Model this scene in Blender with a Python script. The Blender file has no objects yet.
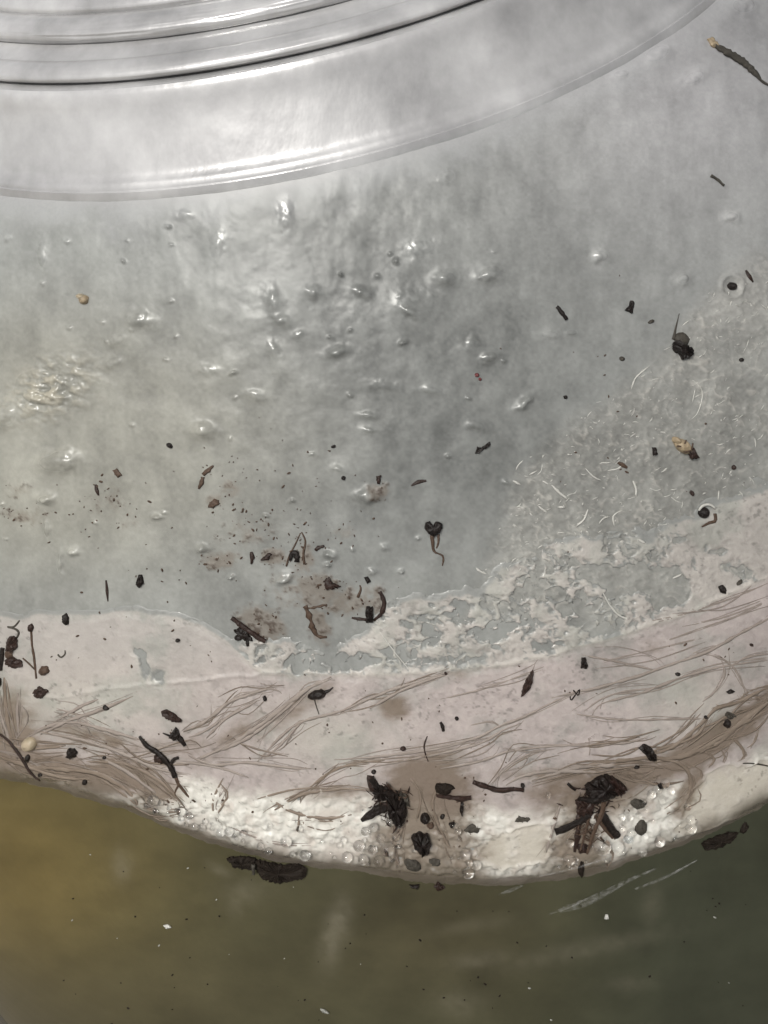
import bpy, bmesh, math, random
import numpy as np
from mathutils import Vector, Matrix
random.seed(7); rng = np.random.default_rng(7)
C = bpy.context.scene.collection
scene = bpy.context.scene

# ------------------------------------------------------------------ frames
# Jar frame: millimetres, z = axis of the jar.  The jar leans 14 degrees, so the world frame is that frame turned until the water is level.
LEAN = math.atan(0.25)
RW = np.array([[math.cos(LEAN), 0, -math.sin(LEAN)], [0, 1, 0], [math.sin(LEAN), 0, math.cos(LEAN)]])
def to_world(P):
    return (np.asarray(P, float) @ RW.T) * 0.001
# camera, in the jar frame
EL, ROLL, DIST, OX, RB = 0.80, -0.25, 210.0, -10.31, 93.56
FPX = 1055.0
_c, _s = math.cos(EL), math.sin(EL)
FWD = np.array([0, _c, -_s]); _r = np.array([1., 0, 0]); _u = np.cross(_r, FWD)
CR = math.cos(ROLL) * _r + math.sin(ROLL) * _u
CU = -math.sin(ROLL) * _r + math.cos(ROLL) * _u
CPOS = np.array([OX, -RB, 0]) - FWD * DIST
def project(P):
    d = P - CPOS; z = d @ FWD
    return 384 + FPX * (d @ CR) / z, 512 - FPX * (d @ CU) / z

cam_d = bpy.data.cameras.new('camera'); cam = bpy.data.objects.new('camera', cam_d); C.objects.link(cam)
M = np.stack([RW @ CR, RW @ CU, -(RW @ FWD)], 1)
cam.matrix_world = Matrix.Translation(Vector(to_world(CPOS))) @ Matrix([list(r) for r in M]).to_4x4()
cam_d.sensor_fit = 'VERTICAL'; cam_d.sensor_height = 32.0
cam_d.lens = 32.0 * FPX / 1024.0
cam_d.clip_start = 0.005; cam_d.clip_end = 400
scene.camera = cam
cam_d.dof.use_dof = False

# ------------------------------------------------------------------ light
SUN_DIR = Vector((-0.46, -0.44, 0.80)).normalized()
sun_el = math.asin(SUN_DIR.z); sun_az = math.atan2(SUN_DIR.x, SUN_DIR.y)
world = bpy.data.worlds.new('World'); scene.world = world; world.use_nodes = True
wt = world.node_tree; wt.nodes.clear()
wo = wt.nodes.new('ShaderNodeOutputWorld'); bg = wt.nodes.new('ShaderNodeBackground')
sky = wt.nodes.new('ShaderNodeTexSky'); sky.sky_type = 'NISHITA'; sky.sun_disc = False
sky.sun_elevation = sun_el; sky.sun_rotation = sun_az
sky.air_density = 1.0; sky.dust_density = 6.0; sky.ozone_density = 1.0
hs = wt.nodes.new('ShaderNodeHueSaturation'); hs.inputs['Saturation'].default_value = 0.22
wt.links.new(sky.outputs[0], hs.inputs['Color']); wt.links.new(hs.outputs[0], bg.inputs[0])
bg.inputs[1].default_value = 0.115
wt.links.new(bg.outputs[0], wo.inputs[0])
sd = bpy.data.lights.new('sun', 'SUN'); sd.energy = 2.1; sd.angle = math.radians(12); sd.color = (1, 0.96, 0.90)
so = bpy.data.objects.new('sun', sd); C.objects.link(so)
so.rotation_euler = SUN_DIR.to_track_quat('Z', 'Y').to_euler()
vs = scene.view_settings; vs.view_transform = 'Standard'; vs.look = 'None'; vs.gamma = 1; vs.use_curve_mapping = False
vs.exposure = 0.12
cy = scene.cycles
cy.use_denoising = True; cy.max_bounces = 10; cy.transparent_max_bounces = 24; cy.diffuse_bounces = 4
cy.sample_clamp_indirect = 6.0; cy.caustics_refractive = True

# ------------------------------------------------------------------ helpers
def tag(o, label=None, cat=None, group=None, kind=None):
    if label: o['label'] = label
    if cat: o['category'] = cat
    if group: o['group'] = group
    if kind: o['kind'] = kind
    return o
def empty(name, pos):
    o = bpy.data.objects.new(name, None); C.objects.link(o); o.location = pos
    o.empty_display_size = 0.005
    return o
def link_mesh(name, V, F, mat, parent=None, smooth=True, origin=None, attrs=None):
    """V world positions (n,3), F faces; one mesh object with its origin at the middle of its points."""
    V = np.asarray(V, float)
    if origin is None: origin = V.mean(0)
    base = Vector(origin)
    me = bpy.data.meshes.new(name)
    if isinstance(F, np.ndarray):
        n = F.shape[1]
        me.vertices.add(len(V)); me.vertices.foreach_set('co', (V - np.asarray(origin)).astype(np.float32).ravel())
        me.loops.add(F.size); me.loops.foreach_set('vertex_index', F.astype(np.int32).ravel())
        me.polygons.add(len(F)); me.polygons.foreach_set('loop_start', np.arange(0, F.size, n, dtype=np.int32))
        me.update(calc_edges=True)
    else:
        me.from_pydata([tuple(v - np.asarray(origin)) for v in V], [], F)
    me.polygons.foreach_set('use_smooth', [bool(smooth)] * len(me.polygons))
    for k, a in (attrs or {}).items():
        a = np.asarray(a, np.float32)
        if a.ndim == 2:
            at = me.attributes.new(k, 'FLOAT_COLOR', 'POINT')
            at.data.foreach_set('color', np.concatenate([a, np.ones((len(a), 1), np.float32)], 1).ravel())
        else:
            at = me.attributes.new(k, 'FLOAT', 'POINT'); at.data.foreach_set('value', a)
    me.materials.append(mat)
    o = bpy.data.objects.new(name, me); C.objects.link(o)
    if parent is not None:
        o.parent = parent; o.location = base - parent.location
    else:
        o.location = base
    return o

# value noise in numpy
def vn(x, y, seed=0):
    xi = np.floor(x).astype(np.int64); yi = np.floor(y).astype(np.int64)
    fx = x - xi; fy = y - yi
    fx = fx * fx * fx * (fx * (fx * 6 - 15) + 10); fy = fy * fy * fy * (fy * (fy * 6 - 15) + 10)
    def h(a, b):
        n = (a * 374761393 + b * 668265263 + seed * 1442695041) & 0xffffffff
        n = ((n ^ (n >> 13)) * 1274126177) & 0xffffffff
        n = (n ^ (n >> 16)) & 0xffffffff
        return n / 4294967295.0
    a = h(xi, yi); b = h(xi + 1, yi); c = h(xi, yi + 1); d = h(xi + 1, yi + 1)
    return (a * (1 - fx) + b * fx) * (1 - fy) + (c * (1 - fx) + d * fx) * fy
def fbm(x, y, scale, oct=4, seed=0, gain=0.5):
    s = 0; a = 1; t = 0; f = 1.0 / scale
    for i in range(oct):
        ca, sa = math.cos(0.6 * i), math.sin(0.6 * i)
        s = s + a * vn((x * ca - y * sa) * f + 17.3 * i, (x * sa + y * ca) * f - 9.1 * i, seed + i); t += a; a *= gain; f *= 2.03
    return s / t                      # 0..1, mean .5
def ridge(x, y, scale, seed=0):       # 1 along wandering threads
    n = vn(x / scale, y / scale, seed) * .65 + vn(x / scale * 2.1 + 5, y / scale * 2.1, seed + 1) * .35
    return 1 - np.abs(n - .5) * 2
def worley(x, y, scale, seed=0):
    gx = x / scale; gy = y / scale
    xi = np.floor(gx).astype(np.int64); yi = np.floor(gy).astype(np.int64)
    d1 = np.full(x.shape, 9.0); d2 = np.full(x.shape, 9.0)
    for i in (-1, 0, 1):
        for j in (-1, 0, 1):
            a = xi + i; b = yi + j
            def h(k):
                n = (a * 374761393 + b * 668265263 + (seed + k) * 1442695041) & 0xffffffff
                n = ((n ^ (n >> 13)) * 1274126177) & 0xffffffff
                return ((n ^ (n >> 16)) & 0xffff) / 65535.0
            d = np.hypot(a + h(0) - gx, b + h(1) - gy)
            d2 = np.where(d < d1, d1, np.minimum(d2, d)); d1 = np.minimum(d1, d)
    return d1, d2
def ss(a, b, x):
    t = np.clip((x - a) / (b - a), 0, 1); return t * t * (3 - 2 * t)
def lerp(a, b, t):
    return a + (b - a) * t
def inpoly(x, y, pts):
    """signed distance in pixels to a polygon, positive inside"""
    P = np.array(pts, float); n = len(P); ins = np.zeros(x.shape, bool); dm = np.full(x.shape, 1e9)
    for i in range(n):
        a = P[i]; b = P[(i + 1) % n]; e = b - a
        t = np.clip(((x - a[0]) * e[0] + (y - a[1]) * e[1]) / max(e @ e, 1e-9), 0, 1)
        dm = np.minimum(dm, np.hypot(x - a[0] - t * e[0], y - a[1] - t * e[1]))
        cr = ((a[1] > y) != (b[1] > y)) & (x < (b[0] - a[0]) * (y - a[1]) / (b[1] - a[1] + 1e-12) + a[0])
        ins ^= cr
    return np.where(ins, dm, -dm)

# ------------------------------------------------------------------ materials
def mat_new(name):
    m = bpy.data.materials.new(name); m.use_nodes = True
    nt = m.node_tree; b = nt.nodes['Principled BSDF']
    return m, nt, b
def simple_mat(name, col, rough=0.5, var=0.35, scale=900, bump=0.4, spec=0.3, col2=None):
    m, nt, b = mat_new(name)
    tc = nt.nodes.new('ShaderNodeTexCoord'); no = nt.nodes.new('ShaderNodeTexNoise')
    no.inputs['Scale'].default_value = scale; no.inputs['Detail'].default_value = 4
    nt.links.new(tc.outputs['Object'], no.inputs['Vector'])
    mx = nt.nodes.new('ShaderNodeMix'); mx.data_type = 'RGBA'
    c2 = col2 or tuple(min(1, c * (1 + var * 2.2)) for c in col)
    mx.inputs[6].default_value = (*[c * (1 - var) for c in col], 1); mx.inputs[7].default_value = (*c2, 1)
    nt.links.new(no.outputs['Fac'], mx.inputs[0]); nt.links.new(mx.outputs[2], b.inputs['Base Color'])
    b.inputs['Roughness'].default_value = rough; b.inputs['Specular IOR Level'].default_value = spec
    bp = nt.nodes.new('ShaderNodeBump'); bp.inputs['Strength'].default_value = bump; bp.inputs['Distance'].default_value = 0.0004
    nt.links.new(no.outputs['Fac'], bp.inputs['Height']); nt.links.new(bp.outputs[0], b.inputs['Normal'])
    return m
def pigment_mat(name, rough_dry, rough_wet, bump_scale, bump, sss=0.0, spec=0.5):
    """colour from the point attribute 'pigment', gloss from 'wet'"""
    m, nt, b = mat_new(name)
    a = nt.nodes.new('ShaderNodeAttribute'); a.attribute_name = 'pigment'
    w = nt.nodes.new('ShaderNodeAttribute'); w.attribute_name = 'wet'
    tc = nt.nodes.new('ShaderNodeTexCoord'); no = nt.nodes.new('ShaderNodeTexNoise')
    no.inputs['Scale'].default_value = bump_scale; no.inputs['Detail'].default_value = 5; no.inputs['Roughness'].default_value = 0.65
    nt.links.new(tc.outputs['Object'], no.inputs['Vector'])
    mp = nt.nodes.new('ShaderNodeMapRange'); mp.inputs['To Min'].default_value = 0.88; mp.inputs['To Max'].default_value = 1.12
    nt.links.new(no.outputs['Fac'], mp.inputs['Value'])
    ml = nt.nodes.new('ShaderNodeVectorMath'); ml.operation = 'SCALE'
    nt.links.new(a.outputs['Color'], ml.inputs[0]); nt.links.new(mp.outputs[0], ml.inputs['Scale'])
    nt.links.new(ml.outputs[0], b.inputs['Base Color'])
    r = nt.nodes.new('ShaderNodeMapRange'); r.inputs['To Min'].default_value = rough_dry; r.inputs['To Max'].default_value = rough_wet
    nt.links.new(w.outputs['Fac'], r.inputs['Value']); nt.links.new(r.outputs[0], b.inputs['Roughness'])
    b.inputs['Specular IOR Level'].default_value = spec
    if sss:
        b.inputs['Subsurface Weight'].default_value = sss; b.inputs['Subsurface Radius'].default_value = (1, .8, .6)
        b.inputs['Subsurface Scale'].default_value = 0.0015
    bp = nt.nodes.new('ShaderNodeBump'); bp.inputs['Strength'].default_value = bump; bp.inputs['Distance'].default_value = 0.0003
    nt.links.new(no.outputs['Fac'], bp.inputs['Height']); nt.links.new(bp.outputs[0], b.inputs['Normal'])
    return m
def clear_mat(name, ior=1.45, rough=0.04, tint=(.97, .98, .975), bump=0.0, scale=60, spec=(1, 1, 1)):
    """thin clear glass: lets light straight through, mirrors by the angle"""
    m = bpy.data.materials.new(name); m.use_nodes = True; nt = m.node_tree; nt.nodes.clear()
    o = nt.nodes.new('ShaderNodeOutputMaterial'); mx = nt.nodes.new('ShaderNodeMixShader')
    t = nt.nodes.new('ShaderNodeBsdfTransparent'); t.inputs[0].default_value = (*tint, 1)
    g = nt.nodes.new('ShaderNodeBsdfGlossy'); g.inputs['Roughness'].default_value = rough; g.inputs['Color'].default_value = (*spec, 1)
    f = nt.nodes.new('ShaderNodeFresnel'); f.inputs['IOR'].default_value = ior
    if bump:
        tc = nt.nodes.new('ShaderNodeTexCoord'); no = nt.nodes.new('ShaderNodeTexNoise')
        no.inputs['Scale'].default_value = scale; no.inputs['Detail'].default_value = 2
        bp = nt.nodes.new('ShaderNodeBump'); bp.inputs['Strength'].default_value = bump; bp.inputs['Distance'].default_value = 0.002
        nt.links.new(tc.outputs['Object'], no.inputs['Vector']); nt.links.new(no.outputs['Fac'], bp.inputs['Height'])
        nt.links.new(bp.outputs[0], g.inputs['Normal']); nt.links.new(bp.outputs[0], f.inputs['Normal'])
    nt.links.new(f.outputs[0], mx.inputs[0]); nt.links.new(t.outputs[0], mx.inputs[1]); nt.links.new(g.outputs[0], mx.inputs[2])
    nt.links.new(mx.outputs[0], o.inputs[0])
    return m

# ------------------------------------------------------------------ the jar's wall as a surface of revolution
def chaikin(P, n=3):
    P = np.array(P, float)
    for _ in range(n):
        Q = np.empty((2 * len(P) - 2, 2)); Q[0::2] = .75 * P[:-1] + .25 * P[1:]; Q[1::2] = .25 * P[:-1] + .75 * P[1:]
        P = np.concatenate([P[:1], Q, P[-1:]])
    return P
def resample(P, step):
    d = np.concatenate([[0], np.cumsum(np.hypot(*np.diff(P, axis=0).T))])
    n = max(2, int(round(d[-1] / step)) + 1); t = np.linspace(0, d[-1], n)
    return np.stack([np.interp(t, d, P[:, 0]), np.interp(t, d, P[:, 1])], 1)
BODY = chaikin([(93.0, 76.0), (94.8, 73.6), (111, 55), (130, 28), (148, -9), (164, -48), (178, -88), (187, -130), (190, -180),
                (190, -232), (188, -262), (176, -276), (150, -280), (0.5, -280)], 3)
WALL = resample(BODY, 0.5)                               # inner face of the wall, r and z along its length
WS = np.concatenate([[0], np.cumsum(np.hypot(*np.diff(WALL, axis=0).T))])
_t = np.gradient(WALL, axis=0); _t /= np.hypot(_t[:, 0], _t[:, 1])[:, None]
WN = np.stack([-_t[:, 1], _t[:, 0]], 1)                  # outward normal in the r, z plane
WN *= np.sign(WN[:1, :1])
def wall_point(th, s, h):
    r = np.interp(s, WS, WALL[:, 0]); z = np.interp(s, WS, WALL[:, 1])
    nr = np.interp(s, WS, WN[:, 0]); nz = np.interp(s, WS, WN[:, 1])
    r = r + nr * h; z = z + nz * h
    return np.stack([r * np.sin(th), -r * np.cos(th), z], -1)
# where each sight line of the photograph meets the wall (a table every 4 px, then interpolated)
_gx = np.arange(-160, 929, 4.0); _gy = np.arange(-60, 1185, 4.0)
_X, _Y = np.meshgrid(_gx, _gy)
_D = FWD + ((_X - 384) / FPX)[..., None] * CR - ((_Y - 512) / FPX)[..., None] * CU
_o = np.argsort(WALL[:520, 1]); _zr = WALL[:520][_o]
def _wall_f(t):
    P = CPOS + _D * t[..., None]
    return np.hypot(P[..., 0], P[..., 1]) - np.interp(P[..., 2], _zr[:, 1], _zr[:, 0]), P
_lo = np.full(_X.shape, 100.0); _hi = np.full(_X.shape, 100.0)
_found = np.zeros(_X.shape, bool)
for t in np.arange(100, 360, 2.0):
    f, _ = _wall_f(np.full(_X.shape, t)); new = (f < 0) & ~_found
    _hi[new] = t; _lo[new] = t - 2; _found |= new
    if _found.all(): break
for _ in range(30):
    m = .5 * (_lo + _hi); f, P = _wall_f(m); _hi = np.where(f < 0, m, _hi); _lo = np.where(f < 0, _lo, m)
_f, _P = _wall_f(_hi)
_TH = np.arctan2(_P[..., 0], -_P[..., 1])
_zs = np.argsort(WALL[:520, 1]); _SS = np.interp(_P[..., 2], WALL[:520, 1][_zs], WS[:520][_zs])
def at_px(x, y):
    """angle and length along the wall for a point of the photograph"""
    x = np.asarray(x, float); y = np.asarray(y, float)
    u = np.clip((x - _gx[0]) / 4, 0, len(_gx) - 1.001); v = np.clip((y - _gy[0]) / 4, 0, len(_gy) - 1.001)
    i = u.astype(int); j = v.astype(int); fu = u - i; fv = v - j
    def bl(A): return (A[j, i] * (1 - fu) + A[j, i + 1] * fu) * (1 - fv) + (A[j + 1, i] * (1 - fu) + A[j + 1, i + 1] * fu) * fv
    return bl(_TH), bl(_SS)
def S(x, y, h):
    th, s = at_px(x, y)
    return to_world(wall_point(th, s, np.asarray(h, float)))
PXMM = 0.2                                               # about 0.2 mm to the pixel on the wall

# ------------------------------------------------------------------ what grows on the wall: relief and pigment
L_PTS = np.array([(-400, 700), (-200, 752), (0, 786), (60, 797), (120, 815), (180, 838), (240, 859), (300, 873), (360, 881), (420, 889), (480, 893), (540, 891),
                  (600, 881), (660, 863), (720, 838), (768, 812), (900, 720), (1100, 560)], float)
U_PTS = np.array([(-400, 640), (-200, 622), (0, 613), (20, 616), (40, 610), (60, 613), (100, 611), (140, 608), (180, 612), (205, 624), (230, 640), (260, 668), (300, 670), (400, 669),
                  (500, 661), (560, 648), (620, 630), (690, 607), (768, 572), (900, 500), (1100, 380)], float)
T_PTS = np.array([(-400, 640), (0, 613), (180, 612), (235, 640), (290, 640), (330, 655), (360, 632), (390, 605), (440, 600), (480, 588), (500, 562), (530, 560), (550, 547), (600, 535),
                  (650, 533), (690, 517), (720, 498), (768, 484), (900, 430), (1100, 330)], float)
def L_at(x): return np.interp(x, L_PTS[:, 0], L_PTS[:, 1])
def U_at(x): return np.interp(x, U_PTS[:, 0], U_PTS[:, 1])
def T_at(x): return np.interp(x, T_PTS[:, 0], T_PTS[:, 1])
def gauss(x, y, cx, cy, sx, sy=None, ang=0):
    sy = sy or sx; a = math.radians(ang); u = (x - cx) * math.cos(a) + (y - cy) * math.sin(a); v = -(x - cx) * math.sin(a) + (y - cy) * math.cos(a)
    return np.exp(-.5 * ((u / sx) ** 2 + (v / sy) ** 2))

# lumps in the film: x, y, half widths, angle, height in mm
LUMPS = [(445, 279, 11, 7, 0, .8), (488, 275, 13, 8, -20, 1.0), (598, 257, 9, 6, 0, .8), (680, 280, 7, 5, -20, .7), (523, 402, 9, 4, -35, .7), (475, 425, 9, 5, 10, .5),
         (470, 345, 10, 6, 0, .5), (488, 357, 9, 6, -10, .6), (275, 300, 7, 12, -20, .6), (282, 320, 8, 5, 20, .7), (275, 350, 6, 11, -20, .5), (338, 352, 10, 5, -15, .7),
         (315, 293, 8, 5, 10, .6), (362, 292, 10, 5, 20, .6), (410, 313, 10, 4, 20, .6), (140, 321, 13, 7, 0, .9), (118, 340, 10, 6, -20, .5), (205, 430, 10, 6, 0, .9), (60, 462, 18, 9, 0, 1.0),
         (65, 455, 12, 5, 0, .5), (8, 415, 14, 12, 0, 1.0), (50, 498, 7, 4, 0, .8), (158, 516, 5, 3, 0, .6), (205, 548, 5, 4, 0, .7), (330, 553, 5, 3, 0, .6), (75, 550, 4, 3, 0, .6), (367, 495, 10, 6, 0, .7),
         (338, 468, 6, 3, 0, .5), (445, 178, 10, 6, -20, .5), (655, 55, 14, 8, -30, 1.0), (620, 75, 9, 4, -10, .6), (728, 218, 7, 5, 0, .7), (690, 80, 12, 6, -30, .5), (415, 300, 22, 14, 0, .5),
         (368, 415, 8, 3, 0, .5), (370, 430, 9, 3, 10, .4), (548, 335, 9, 4, 0, .4), (420, 250, 16, 10, 0, .4), (285, 215, 8, 16, 0, .5), (185, 215, 8, 5, 0, .4), (45, 255, 5, 14, 0, .5),
         (218, 245, 8, 16, 10, .4), (50, 528, 3, 9, 0, .5), (62, 562, 2.5, 12, 0, .5), (285, 578, 8, 5, -30, .7), (115, 362, 10, 5, -20, .5), (300, 335, 6, 4, 0, .4), (570, 333, 6, 3, 0, .4), (740, 8, 12, 8, 0, .6),
         (372, 570, 4, 2.5, 0, .5), (385, 545, 4, 3, 0, .5), (430, 390, 11, 4, 5, .35), (385, 385, 14, 5, 10, .35), (255, 395, 12, 4, 10, .4), (210, 370, 12, 5, 0, .35), (395, 262, 3, 2.5, 0, .6)]
_r0 = random.Random(3)
SPARKS = [(_r0.uniform(0, 560), _r0.uniform(215, 600), _r0.uniform(1.5, 3.2), _r0.uniform(1.2, 2.2), _r0.uniform(-30, 30), _r0.uniform(.3, .6)) for _ in range(46)]
def zone_worm(x, y):
    """the part of the film full of pale thread-like flecks"""
    z = np.minimum(inpoly(x, y, [(455, 620), (498, 520), (505, 470), (560, 415), (640, 360), (720, 262), (800, 230), (900, 200), (900, 560), (640, 640)]) / 26, 1)
    return np.clip(z + (fbm(x, y, 30, 3, 51) - .5) * .9, 0, 1)
def film_fields(x, y):
    n1 = fbm(x, y, 120, 4, 1); n2 = fbm(x, y, 26, 4, 7); n3 = fbm(x + 9 * fbm(x, y, 40, 2, 3), y, 9, 3, 13)
    ampz = .35 + .75 * gauss(x, y, 330, 330, 170, 110) + .35 * gauss(x, y, 60, 400, 90, 60)
    h = .55 + 1.1 * (n1 - .5) + ampz * .38 * (n2 - .5) + .03 * (n3 - .5)
    # vertical runs under the shoulder
    h = h + .25 * (fbm(x * 1.0, y * .25, 22, 3, 21) - .5) * ss(420, 230, y)
    gl = np.zeros(x.shape)
    for (cx, cy, sx, sy, a, hh) in LUMPS + SPARKS:
        sel = (np.abs(x - cx) < 60) & (np.abs(y - cy) < 60)
        if sel.any():
            gl[sel] = np.maximum(gl[sel], gauss(x[sel], y[sel], cx, cy, sx * .9, sy * .9, a))
            xs = x[sel] + 5 * (fbm(x[sel], y[sel], 8, 2, 5) - .5); ys = y[sel] + 5 * (fbm(x[sel], y[sel], 8, 2, 6) - .5)
            h[sel] += (1.0 if hh > .55 else .7) * hh * (1 + .5 * max(0, min(1, (cy - 330) / 200))) * gauss(xs, ys, cx, cy, sx * .72, sy * .72, a)
    # crinkled relief under the warm glint at the left, painted into the colour below
    warm_glint = gauss(x, y, 52, 388, 26, 16, -25); h = h + warm_glint * 2.3 * (fbm(x * .8 + y * .5, y * 1.3 - x * .35, 8, 3, 31) - .3)
    crk = gl * .18 * (fbm(x, y, 5, 3, 33, .6) - .5); h = h + crk
    # thread-like flecks at the right
    wz = zone_worm(x, y)
    wx = x + 10 * fbm(x, y, 18, 2, 61); wy = y + 10 * fbm(x, y, 18, 2, 62)
    r1 = ss(.86, .99, ridge(wx, wy, 13, 63)); r2 = ss(.90, .99, ridge(wx, wy, 8, 67)); gate = ss(.45, .62, fbm(x, y, 14, 2, 71)); gate2 = ss(.42, .6, fbm(x, y, 10, 2, 77))
    worm = wz * np.clip(r1 * gate + .8 * r2 * gate2, 0, 1)
    worm = worm * .45
    g6 = fbm(x, y, 5.5, 3, 81, .7); h = h + worm * .16 + wz * .30 * (g6 - .5)
    # meniscus round the seed in its clear ring, and hollows round the floating lumps
    d = np.hypot(x - 729, y - 287); h = h + .35 * np.exp(-((d - 11) / 2.6) ** 2) - .3 * np.exp(-(d / 8) ** 2)
    # pigment
    base = np.array([.236, .240, .232])
    drip = fbm(x, y * .35, 17, 4, 23) - .5; tone = .94 + .30 * (n1 - .5) + .34 * (n2 - .5) + .30 * drip + .20 * (fbm(x, y, 3.2, 2, 29) - .5) + .28 * gauss(x, y, 700, 130, 170, 130) - .42 * gauss(x, y, 390, 350, 180, 150) + .10 * gauss(x, y, 120, 420, 160, 160)
    tone = tone - .10 * gauss(x, y, 540, 470, 90, 120, -30)
    col = base * tone[..., None]
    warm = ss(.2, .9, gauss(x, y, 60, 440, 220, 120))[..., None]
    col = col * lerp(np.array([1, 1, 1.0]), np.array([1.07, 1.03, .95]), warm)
    lav = gauss(x, y, 700, 60, 160, 140)[..., None]; col = col * lerp(np.array([1, 1, 1.]), np.array([1.04, 1.0, 1.06]), lav)
    col = lerp(col, np.array([.52, .50, .47]), (worm * .55)[..., None]); col = lerp(col, col * np.array([1.10, 1.07, 1.04]), wz[..., None]) * (1 + .45 * wz * (g6 - .5) + .10 * (n3 - .5))[..., None]
    col = col * (1 + .22 * np.clip(gl, 0, 1) * ss(.35, .6, fbm(x, y, 9, 3, 35)))[..., None]; col = lerp(col, np.array([.44, .40, .32]), (.55 * warm_glint * ss(.4, .65, fbm(x * .8 + y * .5, y * 1.3 - x * .35, 8, 3, 31)))[..., None])  # lumps lightened; warm sun glint at the left painted into the colour
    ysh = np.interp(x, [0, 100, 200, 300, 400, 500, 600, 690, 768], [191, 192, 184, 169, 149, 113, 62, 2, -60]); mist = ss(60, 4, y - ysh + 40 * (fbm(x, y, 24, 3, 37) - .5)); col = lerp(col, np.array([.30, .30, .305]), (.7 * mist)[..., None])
    # brown tea-coloured stains with speckled edges
    st = np.zeros(x.shape)
    for (cx, cy, sx, sy, a, k) in [(223, 560, 16, 8, -5, .8), (262, 625, 20, 15, 20, .9), (318, 590, 20, 14, 10, .9), (305, 560, 10, 14, 0, .7), (275, 555, 12, 7, 0, .8), (345, 600, 22, 14, 0, .7), (372, 600, 14, 18, 0, .6),
                                   (215, 500, 12, 7, -20, .6), (232, 488, 9, 9, 0, .6), (250, 530, 26, 18, 0, .45), (378, 490, 12, 9, 0, .6), (320, 625, 9, 16, -15, .8), (345, 530, 12, 8, 0, .5), (30, 515, 28, 10, 0, .5),
                                   (108, 500, 18, 26, 0, .4), (130, 520, 14, 12, 0, .4), (22, 490, 20, 10, 0, .4), (300, 590, 40, 30, 0, .45), (225, 540, 30, 20, 0, .3)]:
        st = np.maximum(st, k * gauss(x, y, cx, cy, sx, sy, a))
    grain = fbm(x, y, 7, 4, 91, .65)
    stain = ss(.28, .62, st * (.35 + 1.3 * grain)) ; dark = ss(.62, .78, grain + .25 * st - .12) * ss(.15, .4, st)
    col = lerp(col, np.array([.145, .115, .09]), (stain * .6)[..., None]); col = lerp(col, np.array([.045, .028, .02]), (dark * .75)[..., None])
    h = h + .15 * stain * (grain - .3) + .12 * dark
    wet = np.clip(.38 + .5 * (fbm(x, y, 50, 3, 95) - .5) - .35 * wz - .3 * stain + .8 * gauss(x, y, 52, 388, 30, 20), 0, 1); wet = np.maximum(wet, np.clip(gl * 1.3, 0, 1))
    return h, col, wet

HOLES = [([(566, 565), (600, 560), (640, 562), (676, 568), (690, 585), (680, 607), (652, 606), (636, 590), (610, 596), (585, 582)], 1.0),
         ([(520, 572), (545, 576), (580, 600), (575, 618), (545, 606), (518, 590)], .9), ([(575, 600), (598, 612), (612, 636), (588, 634), (572, 622)], .9),
         ([(292, 660), (330, 654), (385, 652), (388, 664), (330, 668), (296, 672)], .9), ([(720, 560), (745, 566), (760, 580), (752, 584), (728, 572)], .7), ([(704, 547), (722, 550), (722, 556), (706, 553)], .7),
         ([(478, 590), (510, 600), (545, 622), (540, 628), (505, 614), (480, 606)], .6), ([(395, 650), (440, 655), (480, 648), (482, 660), (400, 665)], .5), ([(530, 640), (560, 636), (565, 645), (532, 650)], .6),
         ([(138, 648), (150, 652), (153, 672), (148, 680), (141, 664)], .8), ([(152, 670), (165, 672), (166, 680), (152, 680)], .6)]
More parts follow.
